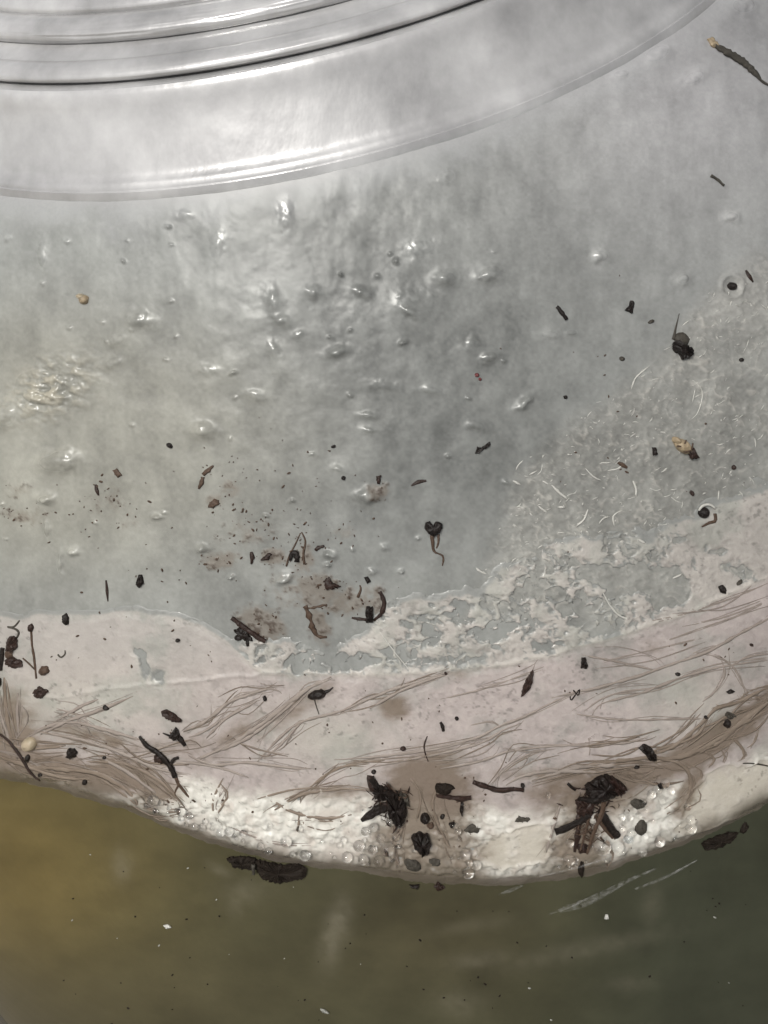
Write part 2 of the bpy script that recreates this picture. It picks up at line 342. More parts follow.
def mat_fields(x, y):
    U = U_at(x); T = T_at(x); L = L_at(x)
    wob = 9 * (fbm(x, y, 26, 4, 101) - .5)
    solid = np.clip((y - U + wob * .6) / 10, -1.5, 1)             # the continuous mat
    flaky = np.clip((y - T + 3 * wob) / 22, -1.5, 1)
    wx = x + 16 * fbm(x, y, 20, 3, 111); wy = y + 16 * fbm(x, y, 20, 3, 112)
    net = .62 * fbm(wx, wy, 22, 5, 113, .65) + .38 * fbm(wx, wy * 1.3, 7, 3, 115, .6)
    thread = np.maximum(ss(.88, .97, ridge(wx, wy, 22, 117)), .8 * ss(.90, .98, ridge(wx, wy, 11, 119)))
    right = ss(630, 720, x)
    f = (net - .425 + .20 * right) * 8 + thread * 1.0 - .3
    f = np.minimum(f, flaky * 1.4)
    left2 = inpoly(x, y, [(235, 640), (290, 632), (330, 640), (380, 660), (380, 672), (250, 672)])
    f = np.where((x < 345), np.minimum(f, np.clip(left2 / 8, -1.5, 1) + .3 * (net - .5)), f)
    for pts, k in HOLES:
        d = inpoly(x, y, pts); hole = np.clip((d + 7 * (fbm(x, y, 9, 3, 121) - .5) * 2) / 4, -1, 1)
        f = np.minimum(f, np.where(hole > -1, -hole * k + thread * .9 * (k < .95), f)); 
        if k < .95 and pts[0][0] < 400: solid = np.minimum(solid, np.where(hole > -1, -hole * k * 1.2, solid))
    cov = np.maximum(solid, f)
    below = L - y                                                   # pixels above the lower end
    edge = below + 5 * (fbm(x, y, 18, 3, 131) - .5)
    body = ss(-2, 22, edge)
    # heights in mm over the wall
    base_h = film_base(x, y); g4 = fbm(x, y, 4.5, 3, 213, .7)
    n = fbm(x, y, 14, 4, 141)
    thick = .10 + .22 * np.clip(cov, -1.5, 1) + .10 * (n - .5)
    ridge_u = np.exp(-((y - U - 1 + .25 * wob) / 2.6) ** 2) * ss(200, 260, x); lip = np.exp(-((cov - .15) / .22) ** 2)
    h = base_h + thick + .14 * ridge_u + .05 * lip
    # second layer edge crossing the left patch
    U2 = np.interp(x, [0, 30, 60, 110, 150, 200, 260, 300], [702, 690, 695, 686, 682, 678, 672, 671]) + 4 * (fbm(x, y, 14, 3, 151) - .5)
    fade3 = ss(305, 250, x); step2 = ss(-2, 2, y - U2) * fade3; h = h + .10 * step2 + .16 * np.exp(-((y - U2) / 2.2) ** 2) * fade3 * ss(20, 60, x)
    # wet frothy strip above the water
    depth = np.interp(x, [0, 150, 200, 300, 420, 470, 560, 640, 690, 768], [16, 26, 66, 80, 84, 84, 82, 78, 70, 62])
    strip = ss(depth + 12, depth - 12, below + 26 * (fbm(x, y, 30, 3, 161) - .5)) * ss(14, 22, below)
    pool = np.maximum.reduce([np.clip(inpoly(x + 9 * (fbm(x, y, 15, 3, 178) - .5), y + 9 * (fbm(x, y, 15, 3, 179) - .5), [(470, 858), (480, 838), (505, 824), (548, 818), (555, 845), (545, 862), (500, 868)]) / 6, 0, 1),
                              np.clip(inpoly(x + 16 * (fbm(x, y, 15, 3, 178) - .5), y + 16 * (fbm(x, y, 15, 3, 179) - .5), [(690, 782), (720, 764), (768, 752), (800, 740), (800, 790), (730, 822), (684, 838), (668, 826)]) / 6, 0, 1)])
    pool = np.clip(pool * 1.0 + (fbm(x, y, 16, 4, 177) - .5) * 1.5 * (pool > 0) , 0, 1)
    d1, d2 = worley(x + 6 * fbm(x, y, 10, 2, 171), y + 6 * fbm(x, y, 10, 2, 172), 8.5, 173)
    e1, e2 = worley(x, y, 15, 183)
    frothy = strip * (1 - pool) * ss(.30, .55, fbm(x, y, 34, 2, 191) + .12)
    h = h + frothy * (.60 * (.5 - d1) + .50 * (.5 - e1) + .30 * (g4 - .5)) + strip * .3 * (fbm(x, y, 20, 3, 195) - .5)
    rimp = np.exp(-((pool - .35) / .25) ** 2) * (pool > 0.01); h = h + .22 * rimp
    wr = ridge(x + 6 * fbm(x, y, 12, 2, 201), y * 1.5, 9, 203); h = h + pool * .05 * (wr - .5)
    # fall away into the liquid
    h = h * body + (1 - body) * (-.5)
    h = h - 2.0 * ss(-.25, -.9, cov)
    # pigment
    beige = np.array([.372, .326, .314]); pale = np.array([.46, .425, .385]); flake = np.array([.39, .365, .34])
    m1 = fbm(x, y, 60, 4, 211); g4 = fbm(x, y, 4.5, 3, 213, .7); pit = ss(.60, .75, fbm(x, y, 9, 3, 217, .6)); h = h + .10 * (g4 - .5) - .12 * pit * (.4 + .6 * (1 - np.clip(solid, 0, 1)))
    col = lerp(beige, flake, (np.clip(1 - solid, 0, 1) * .8)[..., None]) * (1 + .42 * (m1 - .5) + .20 * (n - .5) + .26 * (g4 - .5) - .16 * pit)[..., None]
    col = lerp(col, np.array([.335, .325, .305]) * (1 + .2 * (n - .5))[..., None], (ss(300, 190, x + 2 * wob) * ss(700, 640, y + wob) * .55)[..., None])
    col = lerp(col, np.array([.40, .39, .345]), (.5 * gauss(x, y, 70, 700, 90, 25) + .5 * gauss(x, y, 330, 735, 40, 20) + .45 * gauss(x, y, 690, 700, 30, 25))[..., None])
    col = lerp(col, pale * 1.2, (.75 * strip + .25 * ridge_u)[..., None]); col = lerp(col, np.array([.60, .585, .545]), (.85 * frothy * ss(.25, .5, fbm(x, y, 12, 4, 237, .6)))[..., None]); col = lerp(col, np.array([.47, .435, .375]), (.75 * pool)[..., None])
    m2 = fbm(x, y, 38, 5, 231, .6); col = lerp(col, col * np.array([.80, .86, .84]), ss(.48, .72, m2)[..., None] * .75 * (1 - strip)[..., None]); fs = ss(.70, .80, fbm(x, y, 3.5, 2, 233)) * ss(.4, .7, fbm(x, y, 30, 2, 235)); col = col * (1 - .35 * fs)[..., None]
    # brown silt worked into the lower part
    silt = np.zeros(x.shape)
    for (cx, cy, sx, sy, a, k) in [(60, 765, 70, 12, 12, .8), (140, 775, 40, 16, 30, .7), (12, 735, 26, 34, 0, .8), (100, 735, 60, 9, 15, .5), (430, 795, 34, 34, 0, 1.), (425, 850, 40, 34, 0, 1.1), (420, 878, 34, 12, 0, 1.2),
                                   (395, 705, 12, 10, 0, .75), (590, 790, 45, 20, 0, .8), (575, 845, 22, 22, 0, .9), (655, 765, 40, 10, -10, .8), (715, 735, 60, 12, -32, .9), (765, 700, 50, 10, -35, .8), (685, 790, 7, 26, 25, .8),
                                   (650, 645, 14, 8, 0, .35), (350, 790, 60, 9, 0, .4), (235, 735, 40, 10, -35, .45), (290, 710, 60, 9, -35, .4), (180, 745, 40, 12, 0, .4), (560, 772, 60, 8, 0, .45), (455, 672, 14, 6, 0, .3)]:
        silt = np.maximum(silt, k * gauss(x, y, cx, cy, sx, sy, a))
    silt = np.clip(1.3 * silt * (.30 + 1.5 * fbm(x * .8 + y * .3, y * 1.5, 15, 5, 221, .65)), 0, 1); silt = ss(.15, .85, silt)
    col = lerp(col, np.array([.135, .098, .068]), (silt * .82)[..., None])
    # the thin slimy lower end, soaked with the liquid
    soak = ss(36, 12, edge + 14 * (fbm(x, y, 22, 3, 133) - .5)) ; col = lerp(col, np.array([.105, .088, .068]), (soak * .92)[..., None]); 
    thin = ss(.0, .32, cov); col = lerp(film_tone(x, y), col, (1 - (1 - thin) * ss(0, 30, L - 60 - y))[..., None]); out = ss(7, -2, edge); col = lerp(col, liquid_col(x, y), out[..., None])
    wet = np.clip(.25 + .8 * strip + .3 * pool - .2 * silt + .3 * soak, 0, 1)
    return h, col, wet, np.minimum(cov, (edge + 8) / 8)
def film_tone(x, y):
    return np.array([.218, .220, .212]) * (1 + .2 * (fbm(x, y, 26, 4, 7) - .5))[..., None]
def film_base(x, y):
    """the film's broad relief, for what lies on top of it"""
    return .55 + 1.1 * (fbm(x, y, 120, 4, 1) - .5)
def liquid_col(x, y):
    n = fbm(x, y, 70, 4, 301); n2 = fbm(x * .5, y, 20, 4, 307)
    c = np.array([.056, .054, .032]) * np.ones(x.shape + (1,))
    c = lerp(c, np.array([.135, .102, .040]), np.clip(1.05 * gauss(x, y, -20, 870, 130, 100), 0, 1)[..., None])
    c = lerp(c, np.array([.085, .068, .038]), (.4 * gauss(x, y, 430, 930, 90, 50))[..., None])
    c = lerp(c, np.array([.044, .048, .033]), ss(480, 700, x)[..., None] * .8)
    c = lerp(c, np.array([.080, .067, .037]), (.5 * gauss(x, y, 130, 1000, 160, 40))[..., None])
    c = c * .92 * (1 + .55 * (n - .5) + .35 * (n2 - .5))[..., None]
    # drifting pale clouds of silt in the water
    cl = np.zeros(x.shape)
    for (cx, cy, sx, sy, a, k) in [(335, 932, 8, 22, 15, .8), (341, 915, 9, 6, 0, .5), (122, 865, 7, 11, 0, .5), (652, 905, 7, 14, 10, .35), (585, 950, 60, 7, -12, .3), (245, 892, 16, 8, 0, .35), (480, 960, 20, 6, -5, .35), (235, 905, 6, 10, 0, .3),
                                   (460, 1005, 18, 10, 0, .3), (630, 985, 16, 6, 0, .25), (220, 870, 10, 4, 30, .4), (475, 925, 30, 5, -10, .2)]:
        cl = np.maximum(cl, k * gauss(x, y, cx, cy, sx, sy, a) * (.4 + 1.2 * fbm(x, y, 9, 3, 311)))
    c = lerp(c, np.array([.20, .18, .135]), np.clip(cl, 0, 1)[..., None] * .6)
    return c

def grid(th, s, fields, hoff=0.0):
    """world points and values of a sheet over the wall"""
    TH, SG = np.meshgrid(th, s); P0 = wall_point(TH, SG, 0.0); x, y = project(P0)
    x = np.clip(x, -900, 1700); y = np.clip(y, -200, 1500)
    far = np.abs(TH) > 1.25
    x = np.where(far, 1200 + np.degrees(TH) * 3, x)
    y = np.where(far, L_at(np.array([1000.0]))[0] + (-P0[..., 2] * math.cos(LEAN) + P0[..., 0] * 0 - P0[..., 0] * math.sin(LEAN) - 40) * 5, y)
    out = fields(x, y); h = out[0] * (ss(1.0, 7.0, SG) if fields is film_fields else 1.0)
    return to_world(wall_point(TH, SG, h + hoff)).reshape(-1, 3), [o.reshape(-1, *o.shape[2:]) for o in out[1:]], x, y, h
def quads(nr, nc, keep=None, wrap=False):
    idx = np.arange(nr * nc).reshape(nr, nc)
    a = idx[:-1, :-1]; b = idx[:-1, 1:]; c = idx[1:, 1:]; d = idx[1:, :-1]
    Q = np.stack([a, d, c, b], -1).reshape(-1, 4)
    if wrap:
        Q = np.concatenate([Q, np.stack([idx[:-1, -1], idx[1:, -1], idx[1:, 0], idx[:-1, 0]], -1)])
    if keep is not None:
        k = keep.reshape(-1); Q = Q[k[Q].any(1)]
        u = np.unique(Q); mp = -np.ones(nr * nc, np.int64); mp[u] = np.arange(len(u)); return mp[Q], u
    return Q, None
FINE = np.radians(np.arange(-56, 56.01, 0.105))
RING = np.concatenate([FINE, np.radians(np.arange(60, 304, 4.0))])
s_sh = float(np.interp(-71.0, -WALL[:520, 1], WS[:520]))

M_FILM = pigment_mat('grey_water_film', .55, .21, 2600, .06, spec=.45)
M_MAT = pigment_mat('biofilm', .55, .09, 2600, .25, spec=.5)
M_LIQ = pigment_mat('murky_water', .35, .30, 700, .02, spec=.15)

nt = M_MAT.node_tree; b = nt.nodes['Principled BSDF']; w = [q for q in nt.nodes if q.type == 'ATTRIBUTE' and q.attribute_name == 'wet'][0]
nt.links.new(w.outputs['Fac'], b.inputs['Coat Weight']); b.inputs['Coat Roughness'].default_value = .07; b.inputs['Coat IOR'].default_value = 1.5
# film on the upper wall
_xx = np.linspace(-60, 828, 60)
s_lo = float(at_px(_xx, T_at(_xx) - 34)[1].min()); s_hi = float(at_px(_xx, L_at(_xx) + 14)[1].max()); s_bot = float(at_px(_xx, np.full(60, 1100.0))[1].max())
def film_keep(x, y): return y < L_at(x) - 26
sF = np.arange(1.0, s_hi, 0.21)
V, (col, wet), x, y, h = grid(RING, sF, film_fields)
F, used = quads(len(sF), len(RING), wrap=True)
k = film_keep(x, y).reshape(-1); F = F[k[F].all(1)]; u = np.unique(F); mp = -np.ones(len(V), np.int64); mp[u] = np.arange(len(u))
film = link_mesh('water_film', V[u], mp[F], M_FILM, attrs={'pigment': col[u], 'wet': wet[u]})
tag(film, kind='stuff')
# mat
sM = np.arange(s_lo, s_hi, 0.2)
V, (col, wet, cov), x, y, h = grid(FINE, sM, mat_fields)
F, used = quads(len(sM), len(FINE), keep=(cov > -.6))
mat_o = link_mesh('biofilm_mat', V[used], F, M_MAT, attrs={'pigment': col[used], 'wet': wet[used]})
tag(mat_o, 'pale pinkish beige biofilm mat with root threads clinging to the glass above the dark water', 'biofilm')
# liquid
def liq_fields(x, y):
    h = -.05 + .12 * (fbm(x, y, 40, 3, 401) - .5)
    return h, liquid_col(x, y), np.full(x.shape, .8)
sL = np.concatenate([np.arange(float(at_px(_xx, L_at(_xx) - 50)[1].min()), s_bot, 0.4), np.arange(s_bot + 1, WS[-1], 6.0)])
ringL = np.concatenate([FINE[::2], np.radians(np.arange(60, 304, 4.0))])
V, (col, wet), x, y, h = grid(ringL, sL, liq_fields)
F, used = quads(len(sL), len(ringL), wrap=True)
keepv = (y > L_at(x) - 40).reshape(-1)
F = F[keepv[F].all(1)]; u = np.unique(F); mp = -np.ones(len(V), np.int64); mp[u] = np.arange(len(u))
liq = link_mesh('murky_water', V[u], mp[F], M_LIQ, attrs={'pigment': col[u], 'wet': wet[u]})
tag(liq, kind='structure')

# ------------------------------------------------------------------ the jar
def lathe(profile, nseg=360, h=0.0, wob=0.0, seed=0):
    P = np.array(profile, float); th = np.linspace(0, 2 * np.pi, nseg, endpoint=False)
    R = P[:, :1] * np.ones((1, nseg)); Z = P[:, 1:] * np.ones((1, nseg))
    if wob:
        T = np.degrees(th)[None] * np.ones((len(P), 1)); A = np.arange(len(P))[:, None] * np.ones((1, nseg))
        R = R + wob * (fbm(T, A * 2, 7, 3, seed) - .5)
    V = np.stack([R * np.sin(th), -R * np.cos(th), Z], -1).reshape(-1, 3)
    return to_world(V), quads(len(P), nseg, wrap=True)[0]
M_GLASS = clear_mat('clear_glass', 1.17, .15, bump=.02, scale=30)
M_NECK, nt, b = mat_new('misted_glass')
tc = nt.nodes.new('ShaderNodeTexCoord'); no = nt.nodes.new('ShaderNodeTexNoise'); no.inputs['Scale'].default_value = 55; no.inputs['Detail'].default_value = 6; no.inputs['Roughness'].default_value = .6
nt.links.new(tc.outputs['Object'], no.inputs['Vector'])
cr = nt.nodes.new('ShaderNodeMapRange'); cr.inputs['To Min'].default_value = .18; cr.inputs['To Max'].default_value = .42
cr.inputs['From Min'].default_value = .3; cr.inputs['From Max'].default_value = .7
nt.links.new(no.outputs['Fac'], cr.inputs['Value']); cc = nt.nodes.new('ShaderNodeCombineColor')
for k in range(3): nt.links.new(cr.outputs[0], cc.inputs[k])
nt.links.new(cc.outputs[0], b.inputs['Base Color'])
rr = nt.nodes.new('ShaderNodeMapRange'); rr.inputs['To Min'].default_value = .10; rr.inputs['To Max'].default_value = .24
nt.links.new(no.outputs['Fac'], rr.inputs['Value']); nt.links.new(rr.outputs[0], b.inputs['Roughness'])
b.inputs['IOR'].default_value = 2.1
mpn = nt.nodes.new('ShaderNodeMapping'); mpn.inputs['Scale'].default_value = (1, 1, .35); nt.links.new(tc.outputs['Object'], mpn.inputs['Vector'])
no2 = nt.nodes.new('ShaderNodeTexNoise'); no2.inputs['Scale'].default_value = 160; no2.inputs['Detail'].default_value = 4
nt.links.new(mpn.outputs[0], no2.inputs['Vector'])
bp = nt.nodes.new('ShaderNodeBump'); bp.inputs['Strength'].default_value = .22; bp.inputs['Distance'].default_value = .001
nt.links.new(no2.outputs['Fac'], bp.inputs['Height']); nt.links.new(bp.outputs[0], b.inputs['Normal'])

jar = empty('glass_jar', tuple(to_world(np.array([0, 0, -282.0]))))
tag(jar, 'wide clear glass jar with ringed neck and misted sloping shoulder, holding murky water', 'jar')
s_top = 0.5
prof = np.stack([WALL[:, 0] + WN[:, 0] * 2.4, WALL[:, 1] + WN[:, 1] * 2.4], 1)
prof = prof[WS >= 2.6]; prof[-1, 0] = .3
pr = resample(prof, 2.0)
V, F = lathe(pr, 360); link_mesh('body', V, F, M_GLASS, jar)
_A0, _B0, _S0 = np.array([66.7, 89.5]), np.array([72.15, 84.2]), np.array([83.74, 71.06])
_A1, _B1, _S1 = np.array([77.3, 90.9]), np.array([85.5, 87.5]), np.array([93.56, 74.9])
def neck_pt(p):
    p = np.array(p, float)
    o0, e0, o1, e1 = (_A0, _B0, _A1, _B1) if p[0] < 72.2 else (_B0, _S0, _B1, _S1)
    d0 = e0 - o0; l0 = np.hypot(*d0); d0 = d0 / l0; n0 = np.array([-d0[1], d0[0]])
    d1 = e1 - o1; l1 = np.hypot(*d1); d1 = d1 / l1; n1 = np.array([-d1[1], d1[0]])
    return o1 + d1 * ((p - o0) @ d0) * l1 / l0 + n1 * ((p - o0) @ n0) * 1.1
def rnd(P, n=2, step=.12): return resample(chaikin([neck_pt(p) for p in P], n), step)
_sh = [tuple(neck_pt(p)) for p in [(72.3, 83.7), (73.2, 83.0), (75.5, 79.9), (79, 76.1)]]
_bd = (_S1 - _B1) / np.hypot(*(_S1 - _B1)); _bn = np.array([-_bd[1], _bd[0]]); _bl = np.hypot(*(_S1 - _B1))
_sh += [tuple(_S1 + _bd * q + _bn * o) for q, o in ((-3.2, -.10), (-2.2, -.02), (-1.5, .20), (-.9, .46), (-.2, .55), (.4, .48))]
_w = lambda q, o: tuple(np.array([np.interp(q, WS, WALL[:, 0]), np.interp(q, WS, WALL[:, 1])]) + o * np.array([np.interp(q, WS, WN[:, 0]), np.interp(q, WS, WN[:, 1])]))
_sh += [_w(1.3, .58), _w(2.0, .40), _w(2.8, .14), _w(3.6, -.25)]
V, F = lathe(resample(chaikin(_sh, 3), .15), 540)
link_mesh('shoulder', V, F, M_NECK, jar)
V, F = lathe(rnd([(66.5, 89.3), (67.3, 88.7), (68.6, 87.6), (69.4, 87.0), (70.0, 86.2), (69.8, 85.0), (70.2, 84.6), (70.7, 84.4), (71.5, 84.15), (72.3, 83.7)], 1), 540)
link_mesh('neck', V, F, M_NECK, jar)
def bead(P, wob, seed):
    V, F = lathe(rnd(P, 2), 720, wob=wob, seed=seed); return link_mesh('thread_ring', V, F, M_NECK, jar)
bead([(69.1, 87.3), (69.9, 87.1), (70.9, 86.4), (71.5, 85.5), (71.5, 84.9), (70.9, 84.6), (69.8, 84.7)], .12, 5)
bead([(64.3, 92.7), (64.9, 92.6), (66.2, 92.0), (67.3, 90.7), (67.4, 89.8), (67.0, 89.2), (66.2, 89.2)], .22, 7)
V, F = lathe(resample(chaikin([(64, 60), (64, 88), (64.4, 94.0)] + [neck_pt(p) for p in [(60.8, 95.6), (62.0, 96.0), (63.4, 95.4), (64.2, 94.2), (64.6, 93.2), (64.2, 92.6), (64.0, 92.0)]], 2), .12), 540, wob=.06, seed=9)
link_mesh('rim', V, F, M_NECK, jar)
# dark inside of the mouth: the far wall of the neck and the plug of shade is the jar's own inside, closed by the film below

# ------------------------------------------------------------------ the ground
M_GND = simple_mat('sandy_ground', (.15, .135, .11), .9, .3, 40, .6, .2)
zb = float(to_world(np.array([[-157, 0, -276.0]]))[0, 2]) - .004
zmin = min(float(to_world(np.array([[150 * math.cos(a), 150 * math.sin(a), -279.0]]))[0, 2]) for a in np.linspace(0, 6.28, 60))
zg = zmin + .03
n = 40; xs = np.sign(np.linspace(-1, 1, n)) * np.abs(np.linspace(-1, 1, n)) ** 3 * 120
GX, GY = np.meshgrid(xs, xs); GZ = zg + .02 * (fbm(GX * 10, GY * 10, 6, 3, 501) - .5)
link_o = link_mesh('ground', np.stack([GX, GY, GZ], -1).reshape(-1, 3), quads(n, n)[0], M_GND)
link_o.data.flip_normals()
tag(link_o, kind='structure')

# ------------------------------------------------------------------ things on the wall
M_ROOT = simple_mat('root_thread', (.22, .182, .158), .45, .2, 400, .15, .25, col2=(.31, .268, .243))
M_ROOTB = simple_mat('brown_root_thread', (.135, .10, .073), .4, .3, 300, .2, .3, col2=(.26, .21, .172))
M_PALE = simple_mat('pale_fibre', (.43, .42, .395), .35, .12, 900, .2)
M_BLACK = simple_mat('black_bark', (.005, .004, .004), .5, .5, 1100, .9, .25, col2=(.016, .010, .008))
M_DARK = simple_mat('dark_brown_bark', (.012, .007, .006), .5, .6, 900, .9, .25, col2=(.042, .022, .017))
M_BROWN = simple_mat('brown_litter', (.05, .031, .021), .6, .5, 1500, .6, .25, col2=(.105, .066, .046))
M_TAN = simple_mat('tan_litter', (.26, .19, .115), .55, .45, 1500, .6, .5, col2=(.42, .33, .22))
M_CREAM = simple_mat('cream_bead', (.30, .25, .18), .35, .15, 900, .2)
M_RED = simple_mat('red_speck', (.11, .03, .032), .4, .3, 1500, .3)
M_GREY = simple_mat('grey_lump', (.030, .027, .023), .6, .5, 1300, .6, .2, col2=(.085, .075, .062))
M_WATERLOGGED = simple_mat('waterlogged_bark', (.009, .006, .005), .7, .4, 900, .6, .1, col2=(.022, .016, .012))  # own dark colour of soaked bark and silt specks
M_SCUFF = simple_mat('pale_scuff', (.25, .25, .23), .5, .3, 900, .2)
M_STREAK = bpy.data.materials.new('glass_streak'); M_STREAK.use_nodes = True; nt = M_STREAK.node_tree; b = nt.nodes['Principled BSDF']  # pale, mostly transparent streaks
b.inputs['Base Color'].default_value = (.5, .5, .49, 1); tc = nt.nodes.new('ShaderNodeTexCoord'); no = nt.nodes.new('ShaderNodeTexNoise'); no.inputs['Scale'].default_value = 900; nt.links.new(tc.outputs['Object'], no.inputs['Vector'])
mr = nt.nodes.new('ShaderNodeMapRange'); mr.inputs['From Min'].default_value = .35; mr.inputs['From Max'].default_value = .7; mr.inputs['To Min'].default_value = .0; mr.inputs['To Max'].default_value = .2
nt.links.new(no.outputs['Fac'], mr.inputs['Value']); nt.links.new(mr.outputs[0], b.inputs['Alpha'])
MATS = dict(k=M_BLACK, d=M_DARK, b=M_BROWN, t=M_TAN, c=M_CREAM, r=M_RED, g=M_GREY, w=M_WATERLOGGED, p=M_PALE, o=M_ROOT, q=M_ROOTB, s=M_SCUFF, x=M_STREAK)

def _hs(x, y):
    f = film_fields(x, y)[0]; m, _, _, cov = mat_fields(x, y)
    f = np.where(y < L_at(x) - 26, f, -.5)
    return np.maximum(np.where(cov > -.2, m, f), np.where(y > L_at(x) - 8, .05, -1))
_hx = np.arange(-60, 840, 1.5); _hy = np.arange(0, 1060, 1.5)
_HT = _hs(*np.meshgrid(_hx, _hy))
def Hs(x, y):
    """height of the topmost layer under a point of the photograph"""
    x = np.atleast_1d(np.asarray(x, float)); y = np.atleast_1d(np.asarray(y, float))
    u = np.clip((x - _hx[0]) / 1.5, 0, len(_hx) - 1.001); v = np.clip((y - _hy[0]) / 1.5, 0, len(_hy) - 1.001)
    i = u.astype(int); j = v.astype(int); u -= i; v -= j
    return (_HT[j, i] * (1 - u) + _HT[j, i + 1] * u) * (1 - v) + (_HT[j + 1, i] * (1 - u) + _HT[j + 1, i + 1] * u) * v
def smooth_h(xs, ys, r=3.0):
    xs = np.asarray(xs, float); ys = np.asarray(ys, float); a = 0
    for dx, dy in ((0, 0), (r, 0), (-r, 0), (0, r), (0, -r)): a = a + Hs(xs + dx, ys + dy)
    return a / 5
def spline(pts, step=4.0):
    P = np.array(pts, float)
    if len(P) == 2: Q = P
    else:
        Q = [P[0]]
        for i in range(len(P) - 1):
            p0 = P[max(i - 1, 0)]; p1 = P[i]; p2 = P[i + 1]; p3 = P[min(i + 2, len(P) - 1)]
            for t in np.linspace(0, 1, 7)[1:]:
                Q.append(.5 * ((2 * p1) + (-p0 + p2) * t + (2 * p0 - 5 * p1 + 4 * p2 - p3) * t * t + (-p0 + 3 * p1 - 3 * p2 + p3) * t ** 3))
        Q = np.array(Q)
    d = np.concatenate([[0], np.cumsum(np.hypot(*np.diff(Q, axis=0).T))]); n = max(3, int(d[-1] / step) + 1)
    t = np.linspace(0, d[-1], n); return np.stack([np.interp(t, d, Q[:, 0]), np.interp(t, d, Q[:, 1])], 1), t / d[-1]
def tube_geo(pts, w, lift=.0, flat=.6, taper=(.35, .3), ns=6, step=4.0, ragged=0.0, sag=None):
    """a thread or stick lying on the wall: pts in px, w full width in px (a number or one per control point)"""
    Q, t = spline(pts, step); n = len(Q)
    wv = np.interp(t, np.linspace(0, 1, len(w)), w) if isinstance(w, (list, tuple)) else np.full(n, float(w))
    if not isinstance(w, (list, tuple)):
        wv = wv * np.minimum(1, np.minimum(taper[0] + (1 - taper[0]) * t / .18, taper[1] + (1 - taper[1]) * (1 - t) / .18))
    if ragged:
        wv = wv * (1 + 1.6 * ragged * (rng.random(n) - .5) * 2); Q = Q + (rng.random((n, 2)) - .5) * ragged * np.minimum(wv, 8)[:, None] * .9
    T = np.gradient(Q, axis=0); T /= np.maximum(np.hypot(T[:, 0], T[:, 1]), 1e-6)[:, None]; N = np.stack([-T[:, 1], T[:, 0]], 1)
    h0 = smooth_h(Q[:, 0], Q[:, 1])
    if n > 4: h0 = np.convolve(np.pad(h0, 2, mode='edge'), np.ones(5) / 5, 'valid')
    V = []
    for i in range(n):
        a = np.linspace(0, 2 * np.pi, ns, endpoint=False) + .3
        off = N[i] * (np.cos(a) * wv[i] / 2)[:, None]
        hh = h0[i] + lift + (np.sin(a) * .9 + .45) * wv[i] / 2 * PXMM * flat
        V.append(S(Q[i, 0] + off[:, 0], Q[i, 1] + off[:, 1], hh))
    V = np.concatenate(V); F = []
    for i in range(n - 1):
        for k in range(ns):
            F.append((i * ns + k, i * ns + (k + 1) % ns, (i + 1) * ns + (k + 1) % ns, (i + 1) * ns + k))
    F.append(tuple(range(ns))[::-1]); F.append(tuple((n - 1) * ns + k for k in range(ns)))
    return V, F
def chip_geo(poly, th=.5, lift=0.0, jag=.9, seed=0, step=1.7):
    """a flake: outline in px, th thickness in mm, broken edge and uneven top"""
    r = np.random.default_rng(seed + 11); P = np.array(poly, float); E = []
    for i in range(len(P)):
        a = P[i]; b = P[(i + 1) % len(P)]; k = max(1, int(np.hypot(*(b - a)) / step))
        for j in range(k): E.append(a + (b - a) * j / k + (r.random(2) - .5) * jag * (1.9 if j else .7) * (1 if k > 1 else .4))
    E = np.array(E); c = E.mean(0); n = len(E)
    h0 = float(np.mean(smooth_h(E[:, 0], E[:, 1]))) + lift
    rings = []
    for f, hh in ((.92, -.12), (1.0, .3), (.86, .72), (.50, .9)):
        q = c + (E - c) * f + (r.random((n, 2)) - .5) * (1.2 if f < .9 else .3); hv = h0 + th * hh + (r.random(n) - .5) * th * .6 * (hh > .25)
        rings.append(S(q[:, 0], q[:, 1], hv))
    V = np.concatenate(rings + [S(c[None, 0], c[None, 1], np.array([h0 + th * (.85 + .25 * r.random())]))]); F = []
    for k in range(3):
        for i in range(n):
            j = (i + 1) % n; F.append((k * n + i, k * n + j, (k + 1) * n + j, (k + 1) * n + i))
    for i in range(n): F.append((3 * n + i, 3 * n + (i + 1) % n, 4 * n))
    return V, F
def lump_geo(cx, cy, rx, ry, ang=0, hgt=None, lift=0.0, rough=.22, seed=0, nu=14, nv=6):
    """a rounded crumb or seed, half sunk in what it lies on"""
    hgt = hgt if hgt is not None else min(rx, ry) * PXMM * 1.0
    a = math.radians(ang); V = []; h0 = float(smooth_h([cx], [cy])[0]) + lift
    for j in range(nv):
        ph = -0.35 + (math.pi / 2 + .35) * j / (nv - 1); u = np.linspace(0, 2 * np.pi, nu, endpoint=False)
        k = 1 + rough * (fbm(np.cos(u) * 2 + seed * 3.1, np.sin(u) * 2 + ph * 1.5, 1, 3, 700 + seed) - .5) * 2.4
        X = np.cos(u) * rx * math.cos(ph) * k; Y = np.sin(u) * ry * math.cos(ph) * k
        V.append(S(cx + X * math.cos(a) - Y * math.sin(a), cy + X * math.sin(a) + Y * math.cos(a), h0 + hgt * math.sin(ph) * (1 + rough * (vn(u * 2, u * 0 + ph * 3, seed) - .5))))
    V = np.concatenate(V); F = []
    for j in range(nv - 1):
        for i in range(nu): F.append((j * nu + i, j * nu + (i + 1) % nu, (j + 1) * nu + (i + 1) % nu, (j + 1) * nu + i))
    F.append(tuple((nv - 1) * nu + i for i in range(nu)))
    return V, F
def fix_out(o):
    """faces turned outwards"""
    bm = bmesh.new(); bm.from_mesh(o.data); bmesh.ops.recalc_face_normals(bm, faces=bm.faces); bm.to_mesh(o.data); bm.free(); return o
